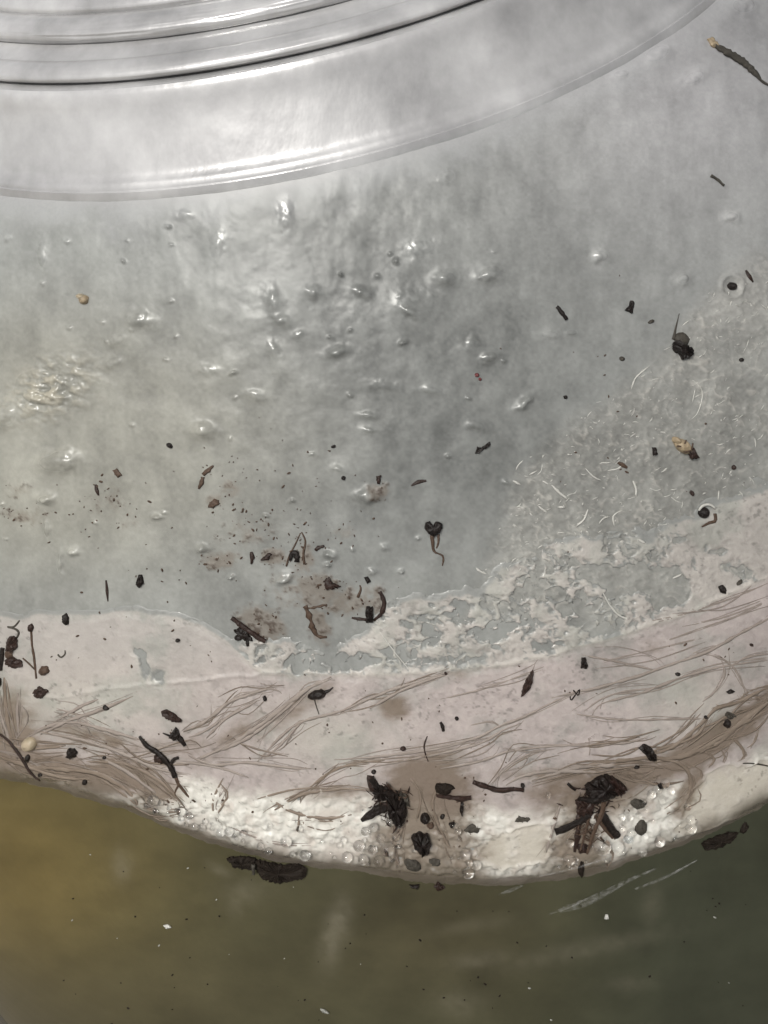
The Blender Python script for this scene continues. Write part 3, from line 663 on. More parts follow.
def build(name, geo, mat, parent=None, smooth=True):
    return fix_out(link_mesh(name, geo[0], geo[1], MATS[mat], parent, smooth))
def merge(geos):
    V = []; F = []; k = 0
    for v, f in geos: V.append(v); F += [tuple(i + k for i in q) for q in f]; k += len(v)
    return np.concatenate(V), F

# ------------------------------------------------------------------ root threads in the mat (parts of the mat)
ROOTS = [([(8, 675), (10, 700), (15, 735), (22, 752)], 6), ([(0, 690), (8, 720), (16, 742)], 4), ([(22, 690), (22, 715), (24, 735)], 2.5), ([(60, 718), (85, 703), (102, 696)], 3), ([(45, 731), (75, 716), (105, 706), (136, 693)], 4.5),
         ([(30, 735), (55, 722), (80, 719), (110, 727), (150, 738)], 3.5), ([(20, 762), (60, 765), (100, 770), (130, 786), (142, 802)], 7), ([(100, 752), (130, 768), (160, 790)], 4), ([(0, 752), (25, 760), (60, 772), (95, 776)], 5),
         ([(40, 728), (80, 735), (120, 748), (160, 765), (190, 772)], 3), ([(90, 758), (125, 760), (160, 775), (185, 800)], 3), ([(0, 735), (30, 745), (70, 742)], 3), ([(60, 705), (80, 712), (100, 725)], 1.5),
         ([(185, 729), (205, 720), (215, 712), (226, 701)], 3), ([(190, 727), (212, 715), (230, 700), (245, 694), (268, 687), (280, 689)], 3.2), ([(208, 736), (216, 727), (230, 714), (245, 706), (258, 699)], 2.6), ([(158, 740), (170, 743), (181, 738)], 2),
         ([(190, 735), (200, 732), (214, 724), (225, 714)], 2.5), ([(200, 757), (235, 740), (265, 720), (290, 700), (312, 684), (332, 674)], 8), ([(218, 750), (250, 735), (280, 712), (300, 694)], 5), ([(258, 740), (278, 722), (300, 699), (312, 686)], 2),
         ([(257, 761), (278, 738), (300, 720), (325, 712), (342, 707), (365, 697), (390, 687), (412, 680), (450, 668)], 2.8), ([(262, 757), (280, 744), (298, 724), (306, 716)], 2.4), ([(190, 753), (215, 762), (250, 760), (290, 765), (312, 766)], 3), ([(150, 770), (180, 760), (220, 765), (250, 775)], 2.4),
         ([(335, 756), (390, 752), (440, 745), (470, 737), (490, 731)], 2.2), ([(310, 790), (330, 770), (355, 760), (385, 757)], 2.2), ([(300, 795), (322, 775), (340, 764), (370, 760)], 2.2), ([(255, 796), (300, 786), (350, 786), (392, 790)], 2.2), ([(275, 807), (290, 798), (310, 790), (352, 785)], 3),
         ([(276, 797), (288, 806), (305, 812), (330, 815), (352, 812)], 3), ([(300, 808), (300, 826)], 2.2), ([(301, 800), (302, 792), (312, 788)], 1.6), ([(305, 826), (304, 812)], 1.5), ([(228, 820), (255, 832), (285, 840), (312, 842)], 1.4), ([(225, 775), (215, 800), (222, 818)], 1.5),
         ([(370, 705), (390, 693), (406, 685), (430, 676), (447, 671)], 3), ([(370, 753), (400, 750), (430, 745), (475, 735), (500, 722), (522, 714), (550, 700), (582, 685)], 2.4), ([(370, 764), (400, 758), (440, 750), (480, 740), (502, 727), (520, 720)], 2.4),
         ([(440, 765), (480, 758), (505, 749), (530, 745), (560, 742), (592, 742)], 2.6), ([(490, 781), (505, 765), (525, 752), (545, 746)], 1.8), ([(505, 782), (520, 773), (545, 768), (580, 768), (602, 770)], 4), ([(440, 696), (480, 686), (520, 672), (542, 664)], 1.6), ([(470, 722), (490, 718), (500, 724)], 1.4),
         ([(550, 695), (568, 690), (600, 683), (640, 672), (680, 658), (702, 650), (730, 635), (772, 613)], 3), ([(580, 652), (610, 658), (640, 665), (655, 669)], 2.2), ([(590, 712), (600, 700), (640, 690), (680, 675), (720, 664), (772, 658)], 2.6), ([(575, 711), (610, 716), (650, 717), (706, 716)], 2.2),
         ([(582, 708), (600, 695), (625, 688), (660, 686)], 1.8), ([(568, 742), (590, 742), (620, 740), (645, 735)], 2), ([(587, 752), (588, 745), (586, 737), (592, 733)], 1.2), ([(640, 754), (670, 744), (700, 720), (714, 706), (730, 702), (752, 692), (772, 682)], 5), ([(652, 760), (690, 750), (720, 734), (748, 714), (774, 694)], 9),
         ([(648, 756), (680, 754), (712, 742), (740, 722), (774, 704)], 6), ([(650, 748), (690, 735), (705, 718)], 3), ([(556, 768), (600, 760), (642, 755), (670, 758), (685, 768), (688, 785), (680, 800), (664, 812)], 6), ([(530, 778), (570, 765), (610, 762), (640, 762)], 6), ([(690, 650), (715, 655), (730, 665), (738, 680), (746, 690), (764, 686)], 2),
         ([(740, 692), (756, 696), (768, 703)], 2), ([(726, 664), (745, 655), (768, 652)], 2.4), ([(728, 735), (738, 744), (742, 752), (738, 758)], 2.6), ([(756, 728), (752, 740), (744, 746)], 2.2), ([(715, 745), (722, 752), (720, 760)], 2), ([(700, 748), (712, 756), (706, 765)], 2.2), ([(700, 700), (712, 690), (722, 672), (716, 655)], 1.6),
         ([(640, 620), (680, 612), (730, 596), (768, 580)], 1.4), ([(660, 640), (700, 625), (740, 612), (770, 596)], 1.3), ([(690, 620), (720, 616), (768, 598)], 1.2), ([(590, 660), (640, 650), (700, 636)], 1.2), ([(680, 760), (700, 770), (690, 790)], 1.6), ([(610, 770), (630, 778), (655, 776)], 2),
         ([(410, 775), (420, 790), (418, 815)], 3), ([(440, 780), (432, 800), (440, 825), (452, 850)], 3), ([(405, 820), (396, 845), (400, 870)], 3), ([(560, 800), (552, 825), (545, 850)], 3), ([(600, 840), (612, 852), (606, 868)], 2.4), ([(152, 812), (165, 818), (178, 812)], 1.6), ([(140, 800), (160, 808), (190, 806)], 2),
         ([(218, 812), (226, 800), (230, 790), (222, 780)], 2.2), ([(236, 738), (262, 748), (290, 752)], 1.8), ([(110, 745), (140, 748), (180, 742), (200, 742)], 2)]
rr_ = random.Random(5)
def root_mat(pts):
    ym = sum(p[1] for p in pts) / len(pts); xm = sum(p[0] for p in pts) / len(pts)
    low = ym > L_at(xm) - (75 if xm < 250 else 110)
    return 'q' if (low and rr_.random() < .75) or (xm > 640 and ym > 690) else 'o'
for pts, w in ROOTS:
    w = w if w <= 3 else 3 + (w - 3) * .35
    mk = root_mat(pts)
    build('root', tube_geo(pts, w, lift=-.01, flat=.28 if w > 4 else .4, step=5, ragged=.2), mk, mat_o)
    for k in range(2 if w > 2.5 else 1):
        j = [(x + rr_.uniform(-1, 1) * (2 + w * .8), y + rr_.uniform(-1, 1) * (1.5 + w * .8)) for x, y in pts]
        a = rr_.randrange(0, max(1, len(j) - 2)) if len(j) > 3 else 0
        build('root', tube_geo(j[a:], max(.9, w * rr_.uniform(.25, .45)), lift=0, flat=.45, step=6), mk, mat_o)

# the finest hairs of the roots, a tangle nobody could count
def hair_bunch(paths, n, spread, wmin, wmax):
    out = []; paths = [p for p in paths if math.hypot(p[0][-1][0] - p[0][0][0], p[0][-1][1] - p[0][0][1]) > 42]
    for _ in range(n):
        pts, w = rr_.choice(paths); L_ = len(pts)
        a = rr_.randrange(0, max(1, L_ - 2)); b = min(L_, a + rr_.choice((3, 3, 4, 5)))
        ox, oy = rr_.gauss(0, spread), rr_.gauss(0, spread * .7)
        q = [(x + ox + rr_.gauss(0, 4.5), y + oy + rr_.gauss(0, 4.0)) for x, y in pts[a:b]]
        if len(q) > 1 and max(p[1] - L_at(p[0]) for p in q) < -16: out.append(tube_geo(q, rr_.uniform(wmin, wmax), lift=rr_.uniform(0, .08), flat=.5, ns=4, step=6, ragged=.1))
    return out
LOWL = [r for r in ROOTS if max(p[0] for p in r[0]) < 215 and min(p[1] for p in r[0]) > 716]; LOWR = [r for r in ROOTS if min(p[0] for p in r[0]) > 520 and min(p[1] for p in r[0]) > 675 and max(p[1] for p in r[0]) > 725]
CEN = [r for r in ROOTS if min(p[0] for p in r[0]) > 180 and max(p[0] for p in r[0]) < 560 and max(p[1] for p in r[0]) > 720] + [([(430, 770), (425, 800), (415, 830), (410, 860)], 4), ([(430, 790), (440, 815), (455, 845)], 4), ([(590, 790), (575, 820), (560, 850)], 4), ([(600, 800), (620, 790), (650, 770)], 4)]
o_h = build('root_hairs', merge(hair_bunch(LOWL, 45, 7, .5, 2.2) + hair_bunch(LOWR, 42, 7, .5, 2.2) + hair_bunch(CEN, 40, 6, .5, 1.4)), 'q', mat_o); tag(o_h, kind='stuff')
o_h = build('root_hairs', merge(hair_bunch(ROOTS, 80, 6, .5, 1.2)), 'o', mat_o); tag(o_h, kind='stuff')

# ------------------------------------------------------------------ pale flecks in the film (too many to count)
geos = []
for (pts, w) in [([(629, 389), (634, 377), (647, 366)], 2.4), ([(690, 380), (700, 392), (696, 412), (688, 420)], 1.6), ([(550, 484), (558, 492), (566, 498)], 4), ([(541, 480), (548, 484)], 2.5), ([(537, 505), (546, 512)], 3), ([(556, 506), (564, 506)], 3), ([(631, 480), (634, 488), (634, 496)], 3.2),
                 ([(475, 566), (480, 570), (486, 572)], 3), ([(636, 538), (643, 542)], 3.4), ([(670, 577), (680, 572)], 3), ([(574, 525), (582, 518), (586, 508)], 3), ([(613, 526), (611, 515), (620, 509)], 2.2), ([(717, 500), (718, 490)], 2), ([(606, 470), (616, 468), (622, 462)], 2), ([(584, 468), (592, 476), (600, 480)], 2),
                 ([(512, 480), (520, 484)], 3), ([(528, 474), (536, 470)], 2.4), ([(600, 590), (608, 604), (618, 614), (630, 618)], 2.6), ([(380, 630), (395, 650), (410, 668)], 1.8)]:
    geos.append(tube_geo(pts, w * .7, flat=.7, ns=5, ragged=.15, step=2.5))
n = 0
while n < 330:
    x = rr_.uniform(470, 790); y = rr_.uniform(280, 620)
    z = float(zone_worm(np.array([x]), np.array([y]))[0])
    if rr_.random() > z or y > T_at(x) + 10: continue
    n += 1; a = rr_.uniform(-1.2, .9); a = -.5 + rr_.gauss(0, .6); l = rr_.choice((2.5, 3, 3, 4, 5, 6, 8, 12)) * rr_.uniform(.7, 1.2); b = rr_.uniform(-.7, .7)
    pts = [(x, y), (x + l * .5 * math.cos(a), y + l * .5 * math.sin(a)), (x + l * .5 * (math.cos(a) + math.cos(a + b)), y + l * .5 * (math.sin(a) + math.sin(a + b)))]
    geos.append(tube_geo(pts, rr_.uniform(.6, 1.7), lift=-.03, flat=.6, ns=4, step=2.5))
g = merge(geos); fl = build('fibre_flecks', g, 'p'); tag(fl, kind='stuff')

# crumbs of silt lying on the film (too many to count)
geos = []; n = 0
CR_ = [(223, 560, 20, 9, 26), (262, 622, 20, 18, 44), (318, 590, 24, 18, 40), (300, 550, 12, 22, 34), (275, 555, 14, 8, 20), (350, 600, 24, 16, 34), (250, 520, 34, 24, 60), (345, 530, 14, 14, 22), (110, 500, 28, 30, 50), (28, 512, 26, 12, 30), (380, 490, 12, 9, 12),
       (280, 500, 80, 50, 80), (130, 560, 80, 50, 40), (235, 470, 26, 18, 24), (120, 650, 90, 40, 25), (400, 720, 180, 50, 60), (700, 655, 40, 14, 16), (90, 745, 70, 24, 30), (620, 800, 60, 30, 30), (440, 820, 50, 40, 40), (620, 430, 90, 90, 30), (170, 800, 40, 12, 20)]
for (cx, cy, sx, sy, k) in CR_:
    for _ in range(int(k * .6)):
        x = rr_.gauss(cx, sx * .7); y = rr_.gauss(cy, sy * .7)
        if x < -30 or x > 790: continue
        r = rr_.choice((.4, .5, .5, .6, .7, .8, 1.1)) ; geos.append(lump_geo(x, y, r * rr_.uniform(1, 2.6), r, rr_.uniform(0, 180), nu=7, nv=3, seed=n % 17)); n += 1
cr_o = build('silt_crumbs', merge(geos), 'b'); tag(cr_o, kind='stuff')

# ------------------------------------------------------------------ bubbles caught along the waterline
m = bpy.data.materials.new('bubble_skin'); m.use_nodes = True; nt = m.node_tree; nt.nodes.clear()
o_ = nt.nodes.new('ShaderNodeOutputMaterial'); g_ = nt.nodes.new('ShaderNodeBsdfGlass'); g_.inputs['IOR'].default_value = 1.4; g_.inputs['Roughness'].default_value = .03
t_ = nt.nodes.new('ShaderNodeBsdfTransparent'); mx_ = nt.nodes.new('ShaderNodeMixShader'); mx_.inputs[0].default_value = 1.0
nt.links.new(t_.outputs[0], mx_.inputs[1]); nt.links.new(g_.outputs[0], mx_.inputs[2]); nt.links.new(mx_.outputs[0], o_.inputs[0]); M_BUB = m
bm = bmesh.new(); bmesh.ops.create_uvsphere(bm, u_segments=14, v_segments=9, radius=1.0)
BUB = bpy.data.meshes.new('bubble'); bm.to_mesh(BUB); bm.free(); BUB.polygons.foreach_set('use_smooth', [True] * len(BUB.polygons)); BUB.materials.append(M_BUB)
froth = empty('froth', tuple(S(np.array([300.]), np.array([850.]), np.array([0.2]))[0]))
tag(froth, 'line of small clear bubbles strung along the wet lower edge of the pale mat', 'froth')
spots = [(388, 842, 6.5), (381, 833, 4.5), (396, 832, 4), (379, 855, 5), (364, 854, 5), (348, 852, 5), (374, 822, 4), (391, 818, 3.5), (384, 815, 3), (400, 820, 3.5), (366, 826, 4), (392, 850, 3), (398, 842, 3), (415, 846, 3), (464, 849, 5), (468, 857, 3.5), (599, 841, 8), (594, 829, 4.5), (568, 839, 4), (626, 835, 4.5), (628, 828, 3.5),
         (620, 825, 3), (628, 815, 3), (619, 813, 3.2), (636, 812, 3.2), (657, 838, 5), (644, 806, 3), (684, 803, 3.5), (640, 798, 3.5), (648, 790, 4), (655, 785, 4), (662, 780, 4), (668, 788, 3.6), (660, 796, 3.4), (453, 820, 3.5), (457, 826, 3), (546, 791, 3), (465, 802, 2.5), (224, 826, 4), (40, 745, 0)]
spots = [q for q in spots if q[2] > 0]
while len(spots) < 130:
    x = rr_.uniform(150, 690); d = abs(rr_.gauss(0, 13)) + 22; y = float(L_at(x)) - d
    if x < 215 and d > 40: continue
    if 410 < x < 450 or 480 < x < 550: continue
    r = rr_.choice((1.0, 1.2, 1.4, 1.6, 1.8, 2.2, 2.8, 3.4, 4.4, 5.2))
    if any((x - a) ** 2 + (y - b) ** 2 < ((r + c) * .85) ** 2 for a, b, c in spots): continue
    spots.append((x, y, r))
mm = 0.2e-3
for x, y, r in spots:
    b_ = bpy.data.objects.new('bubble', BUB); C.objects.link(b_); b_.parent = froth
    p = S(np.array([x]), np.array([y]), smooth_h([x], [y], r * .6) + r * PXMM * .6)[0]
    b_.location = Vector(p) - froth.location; b_.scale = (r * mm, r * mm, r * mm)

# ------------------------------------------------------------------ pale streaks on the outside of the glass (parts of the jar)
def on_glass(pts, w, th=.03):
    Q, t = spline(pts, 3.0); n = len(Q); wv = np.interp(t, np.linspace(0, 1, len(w)), w)
    T = np.gradient(Q, axis=0); T /= np.hypot(T[:, 0], T[:, 1])[:, None]; N = np.stack([-T[:, 1], T[:, 0]], 1); V = []; F = []
    for i in range(n):
        for sgn, hh in ((-1, 2.38), (-.5, 2.42 + th), (.5, 2.42 + th), (1, 2.38)):
            q = Q[i] + N[i] * sgn * wv[i] / 2; V.append(S(q[:1], q[1:], np.array([hh]))[0])
    for i in range(n - 1):
        for k in range(3): F.append((i * 4 + k, i * 4 + k + 1, i * 4 + 5 + k, i * 4 + 4 + k))
    return V, F
def pale_streak(pts, w): build('pale_streak', on_glass(pts, w), 'x', jar)

# ------------------------------------------------------------------ debris
def thing_at(name, x, y, label, cat, group=None):
    o = empty(name, tuple(S(np.array([float(x)]), np.array([float(y)]), Hs(x, y))[0])); tag(o, label, cat, group); return o
def single(name, geo, mat, label, cat, group=None):
    return tag(build(name, geo, mat, smooth=name not in ROUGH), label, cat, group)
ROUGH = ('bark_chip', 'soil_lump', 'sunken_bark', 'bark_sliver')
_build = build
def build(name, geo, mat, parent=None, smooth=True):
    return _build(name, geo, mat, parent, smooth and name not in ('lobe', 'slab', 'clod', 'wing', 'crust', 'arm', 'stick'))
ch = lambda poly, **k: chip_geo(poly, **k)
# --- upper, grey part
t = thing_at('bark_sliver', 735, 65, 'long dark bark sliver with a tan frayed tip in the upper right corner', 'bark', 'bark and twig slivers')
build('shaft', tube_geo([(710, 46), (722, 54), (738, 64), (752, 77), (758, 84), (770, 90)], [5, 7, 7.5, 6.5, 3, 1.5], flat=.5, ragged=.12, step=2.5), 'g', t)
build('frayed_tip', chip_geo([(704, 41), (709, 39), (714, 45), (716, 50), (709, 49)], .4, seed=2), 't', t)
single('twig', tube_geo([(708, 177), (713, 180), (717, 183), (721, 187)], [3, 2.6, 3, 2.4], step=2, ragged=.1), 'g', 'thin curved grey twig on clear grey glass, below the long bark sliver', 'twig', 'bark and twig slivers')
t = thing_at('seed', 729, 287, 'small black seed ringed by a clear water rim at the upper right', 'seed', 'seeds')
build('kernel', lump_geo(730, 287, 4.6, 4, 20, 1.0, seed=3), 'k', t)
single('bark_sliver', tube_geo([(743, 271), (746, 277), (750, 283)], [2, 4, 1.5], step=2), 'd', 'tiny thin sliver just right of the ringed black seed', 'bark', 'bark and twig slivers')
t = thing_at('soil_lump', 681, 346, 'glossy black soil lump under a grey cap, largest piece on the right grey film', 'soil lump', 'soil lumps')
build('clod', chip_geo([(670, 342), (676, 341), (681, 346), (688, 347), (691, 354), (686, 359), (679, 360), (676, 355), (670, 351)], 1.3, seed=4), 'k', t)
build('dome', lump_geo(679, 340, 8, 7, 20, .7, seed=5), 'g', t)
build('tail', tube_geo([(671, 340), (673, 330), (675, 322), (677, 314)], [4, 2.2, 1.3, .7], flat=.3, step=3), 'g', t)
single('bark_chip', ch([(622, 311), (627, 306), (628, 301), (632, 302), (631, 309), (630, 314)], th=.5, seed=6, jag=.5), 'k', 'small black wedge shaped chip on the grey film, left of the soil lump', 'bark chip', 'bark chips')
single('twig', tube_geo([(555, 307), (559, 312), (565, 320)], [4, 4.4, 4], step=2.5, ragged=.12), 'k', 'short straight black stub on the grey film, left of the wedge chip', 'twig', 'bark and twig slivers')
single('bark_chip', ch([(474, 453), (476, 446), (480, 447), (489, 441), (490, 444), (483, 449), (477, 453)], th=.45, seed=7, jag=.4), 'k', 'black triangular chip with a pointed arm, below the slanting white glint', 'bark chip', 'bark chips')
single('bark_sliver', tube_geo([(411, 485), (418, 481), (426, 480)], [1.5, 4, 2], step=2), 'd', 'small flat brown sliver alone above the heart shaped seed', 'bark', 'bark and twig slivers')
t = thing_at('seed', 433, 535, 'dark heart shaped seed with a hooked brown tail on the grey film', 'seed', 'seeds')
build('husk', chip_geo([(433, 524), (436, 520), (441, 521), (442, 527), (438, 532), (433, 535), (428, 532), (424, 527), (425, 521), (430, 520)], 1.0, jag=.5, seed=8), 'k', t)
build('stalk', tube_geo([(432, 532), (432, 540), (434, 550), (440, 553), (443, 556), (442, 564)], [5, 3.5, 2.6, 2, 2, 1.4], step=2.5, ragged=.15), 'b', t)
build('stalk', tube_geo([(438, 533), (438, 541), (436, 547)], [3, 2.4, 1.6], step=2.5), 'b', t)
t = thing_at('snail_shell', 684, 447, 'little tan and brown pointed shell on the speckled grey film at the right', 'shell')
build('whorl', lump_geo(681, 446, 10, 6.5, 35, 1.4, seed=10), 't', t); build('whorl', lump_geo(674, 440, 4.5, 3.4, 40, 1.2, seed=11), 't', t); build('whorl_ridge', tube_geo([(672, 445), (678, 445), (681, 439)], [1.4, 1.8, 1.2], lift=1.0, step=1.5), 'b', t); build('whorl_ridge', tube_geo([(678, 451), (685, 449), (687, 442)], [1.4, 2, 1.4], lift=1.2, step=1.5), 'b', t); build('mouth', chip_geo([(684, 449), (690, 447), (696, 457), (688, 459)], .9, lift=.3, seed=12), 'd', t)
t = thing_at('seed', 706, 515, 'dark seed under a clear drop, with a curled brown tail, at the mat edge', 'seed', 'seeds')
build('kernel', lump_geo(702, 512, 5, 5.5, 20, 1.2, seed=13), 'k', t); build('tail', tube_geo([(713, 513), (713, 520), (707, 522), (700, 526)], [3.4, 3.6, 3, 1.6], step=2.5), 'b', t); build('rim', tube_geo([(697, 510), (701, 505), (708, 504), (713, 508)], [2, 3, 3, 2], lift=.2, step=2.5), 'p', t)
single('bark_sliver', tube_geo([(616, 462), (620, 464), (625, 467)], [2.5, 5, 2.5], step=2), 'b', 'red brown fleck lying among the pale threads, left of the tan shell', 'bark', 'bark and twig slivers')
single('soil_crumb', ch([(650, 447), (654, 447), (655, 454), (651, 455)], th=.5, seed=14, jag=.4), 'k', 'small black crumb just left of the tan shell', 'crumb', 'soil crumbs')
single('soil_crumb', lump_geo(691, 493, 2, 3, -30, .5, seed=15), 'd', 'brown speck just up and left of the seed with the curled tail', 'crumb', 'soil crumbs')
single('soil_crumb', lump_geo(732, 467, 2.2, 2.6, 0, .5, seed=16), 'd', 'dark speck at the edge of the pale patch, right of the tan shell', 'crumb', 'soil crumbs')
single('soil_crumb', lump_geo(739, 360, 2.2, 2, 0, .4, seed=17), 'k', 'black dot right of the glossy black soil lump', 'crumb', 'soil crumbs')
single('soil_crumb', lump_geo(564, 397, 2.2, 2, 0, .4, seed=18), 'k', 'black dot right of the slanting white glint', 'crumb', 'soil crumbs')
single('soil_crumb', lump_geo(620, 359, 2.6, 2.4, 0, .4, seed=19), 'g', 'grey dot at the upper edge of the speckled film, left of the soil lump', 'crumb', 'soil crumbs')
single('soil_crumb', lump_geo(649, 322, 3.2, 1.8, -20, .4, seed=20), 'g', 'tiny grey fleck between the wedge chip and the soil lump', 'crumb', 'soil crumbs')
t = thing_at('red_speck', 477, 376, 'tiny pair of red specks in the middle of the grey film', 'speck')
build('grain', lump_geo(476, 375, 2.4, 2, 0, .4, seed=21), 'r', t); build('grain', lump_geo(479, 379, 1.6, 1.6, 0, .4, seed=22), 'r', t)
t = thing_at('seed', 85, 299, 'pale brown round seed with a painted highlight on bare grey glass at the left', 'seed', 'seeds')
build('kernel', lump_geo(86, 300, 4.5, 4.5, 0, 1.0, seed=23), 't', t); build('dome', lump_geo(84, 297, 4, 3, 30, .9, lift=.35, seed=24), 'c', t)  # cream blob puts the seed's highlight into colour
single('soil_crumb', lump_geo(171, 445, 3.4, 2.3, 35, .6, seed=25), 'k', 'shiny black crumb high on the left grey film, above the curved brown litter', 'crumb', 'soil crumbs')
t = thing_at('leaf_litter', 207, 477, 'curved brown strip of litter in two bits on the left grey film', 'litter', 'brown litter')
build('strip', tube_geo([(215, 465), (209, 470), (205, 474)], [2, 5, 3.5], step=2, ragged=.2), 'b', t); build('strip', tube_geo([(204, 476), (203, 482), (200, 488)], [3.5, 4, 2], step=2, ragged=.2), 'b', t)
single('leaf_litter', lump_geo(215, 503, 7, 4, -20, .5, rough=.5, seed=26), 'b', 'brown smudge of litter just below the curved brown strip', 'litter', 'brown litter')
single('bark_sliver', tube_geo([(97, 484), (98, 489), (100, 495)], [2, 4, 1.5], step=2), 'd', 'upright brown sliver on the speckled left grey film', 'bark', 'bark and twig slivers')
single('leaf_litter', chip_geo([(114, 470), (118, 468), (124, 475), (119, 477)], .35, seed=27), 'b', 'small brown crumb pair above the upright brown sliver', 'litter', 'brown litter')
single('soil_crumb', lump_geo(344, 477, 2.2, 2.2, 0, .5, seed=28), 'k', 'round black dot left of the small brown stained glint', 'crumb', 'soil crumbs')
single('soil_crumb', lump_geo(334, 446, 2.6, 1.7, -10, .4, seed=29), 'k', 'lone tiny dark speck above the round black dot', 'crumb', 'soil crumbs')
single('soil_crumb', ch([(376, 475), (381, 474), (380, 483), (377, 483)], th=.4, seed=30, jag=.6), 'd', 'dark upright crumb over the small brown stain near the centre', 'crumb', 'soil crumbs')
single('seed', ch([(138, 583), (141, 573), (144, 573), (146, 582), (142, 586)], th=.7, seed=31, jag=.4), 'k', 'black teardrop seed above the top edge of the left mat', 'seed', 'seeds')
single('bark_sliver', tube_geo([(108, 579), (109, 588), (110, 600)], [1.6, 3, 1.2], step=2), 'd', 'thin upright brown thread of bark left of the black teardrop seed', 'bark', 'bark and twig slivers')
single('seed', ch([(66, 613), (69, 611), (72, 616), (72, 622), (69, 623), (67, 619)], th=.8, seed=32, jag=.4), 'k', 'black oval seed sitting on the top edge of the left mat', 'seed', 'seeds')
# --- stained cluster in the middle
t = thing_at('twig_cluster', 248, 628, 'crossed black twigs and crumbs at the lower left of the brown stain', 'twigs')
build('stick', tube_geo([(233, 616), (245, 625), (258, 634), (267, 639)], [4, 4.5, 4.5, 4], lift=.3, step=3, ragged=.1), 'd', t)
build('stick', tube_geo([(241, 624), (247, 634), (249, 644)], [4, 4, 2.5], lift=.1, step=2.5, ragged=.2), 'k', t)
build('clod', chip_geo([(235, 628), (244, 625), (250, 632), (254, 640), (246, 640), (238, 634)], .6, seed=33), 'k', t); build('clod', lump_geo(239, 637, 4, 3, 0, .6, seed=34), 'k', t)
t = thing_at('leaf_litter', 297, 558, 'arched black and brown scrap over a white glint at the top of the brown stain', 'litter', 'brown litter')
build('arch', tube_geo([(291, 559), (293, 552), (297, 551), (298, 560)], [3, 5, 6, 5], lift=.15, step=2, ragged=.15), 'k', t); build('stem', tube_geo([(287, 565), (290, 555), (296, 543), (301, 532)], [2, 2, 1.6, 1.2], step=3), 'b', t); build('stem', tube_geo([(305, 563), (304, 552), (306, 540), (302, 531)], [2.6, 2.4, 2, 1.4], step=3), 'b', t)
single('leaf_litter', chip_geo([(261, 559), (268, 552), (273, 553), (270, 559)], .5, seed=35), 'd', 'dark brown triangular scrap left of the arched scrap', 'litter', 'brown litter')
t = thing_at('soil_lump', 369, 610, 'black upright block inside a curved brown rind, right end of the brown stain', 'soil lump', 'soil lumps')
build('clod', chip_geo([(366, 605), (373, 605), (373, 621), (366, 621)], 1.0, seed=36, jag=.6), 'k', t); build('rind', tube_geo([(380, 590), (384, 600), (382, 611), (374, 619)], [3, 5, 5, 3], step=2.5, ragged=.15), 'd', t); build('rind', tube_geo([(352, 617), (360, 618), (367, 619)], [2.4, 3, 3], step=2.5, ragged=.2), 'd', t); build('rind', tube_geo([(358, 596), (361, 588), (360, 584)], [3, 2.5, 1.5], step=2.5), 'b', t)
single('soil_crumb', ch([(364, 576), (368, 575), (371, 580), (367, 582)], th=.5, seed=37, jag=.3), 'k', 'black crumb directly above the block in its brown rind', 'crumb', 'soil crumbs')
t = thing_at('leaf_litter', 318, 628, 'long brown crumbling streak hanging below the middle of the stain', 'litter', 'brown litter')
build('strip', tube_geo([(306, 604), (310, 616), (314, 630), (320, 636), (327, 636)], [4, 6, 5, 4, 2.5], flat=.35, step=3, ragged=.3), 'b', t); build('strip', tube_geo([(305, 608), (316, 606), (326, 604)], [2, 2.6, 1.4], flat=.35, step=3, ragged=.3), 'b', t)
single('leaf_litter', chip_geo([(324, 580), (329, 575), (333, 582), (341, 585), (333, 588), (326, 588)], .5, seed=38), 'd', 'jagged dark brown scrap at the right of the stained patch', 'litter', 'brown litter')
single('leaf_litter', tube_geo([(316, 549), (320, 546), (325, 545)], [4, 3.4, 2], step=2, ragged=.2), 'd', 'little hooked brown scrap right of the arched scrap', 'litter', 'brown litter')
single('leaf_litter', tube_geo([(252, 551), (253, 557), (252, 563)], [2.4, 4, 2], step=2, ragged=.2), 'd', 'upright brown scrap left of the triangular scrap', 'litter', 'brown litter')
# --- left part of the mat
t = thing_at('twig_cluster', 14, 650, 'tangle of brown bark pieces and a wiry stem at the left edge of the mat', 'twigs')
build('stick', tube_geo([(6, 646), (5, 656), (4, 668)], [4, 5, 4], step=3, ragged=.1), 'k', t); build('clod', chip_geo([(10, 640), (14, 634), (21, 634), (21, 645), (16, 650), (10, 648)], .8, seed=39), 'd', t); build('clod', chip_geo([(9, 658), (16, 654), (25, 658), (27, 664), (18, 666), (10, 662)], .8, seed=40), 'd', t)
build('stem', tube_geo([(22, 619), (17, 625), (10, 625), (18, 627), (22, 631), (20, 636)], [1.6, 2, 1.8, 2, 2.2, 2], step=2), 'g', t); build('clod', lump_geo(12, 652, 4, 5, 0, .5, seed=41), 'b', t); build('stem', tube_geo([(26, 656), (33, 662), (39, 668)], [1.4, 1.8, 1.2], step=2.5), 'b', t)
t = thing_at('twig', 36, 650, 'thin upright brown stem with a dark club head on the left mat', 'twig', 'bark and twig slivers')
build('stem', tube_geo([(34, 628), (35, 642), (38, 660), (40, 676)], [2.4, 2.2, 2.4, 1.6], step=3, ragged=.1), 'b', t); build('head', lump_geo(34, 626, 2.6, 4, 0, .7, seed=42), 'd', t)
single('seed', lump_geo(48, 668, 5, 4.5, -20, .9, seed=43), 'b', 'round brown knob at the foot of the thin club headed stem', 'seed', 'seeds')
single('soil_lump', chip_geo([(38, 688), (43, 683), (50, 686), (53, 689), (47, 695), (41, 693)], .8, seed=44), 'd', 'dark ragged crumb below the round brown knob on the left mat', 'soil lump', 'soil lumps')
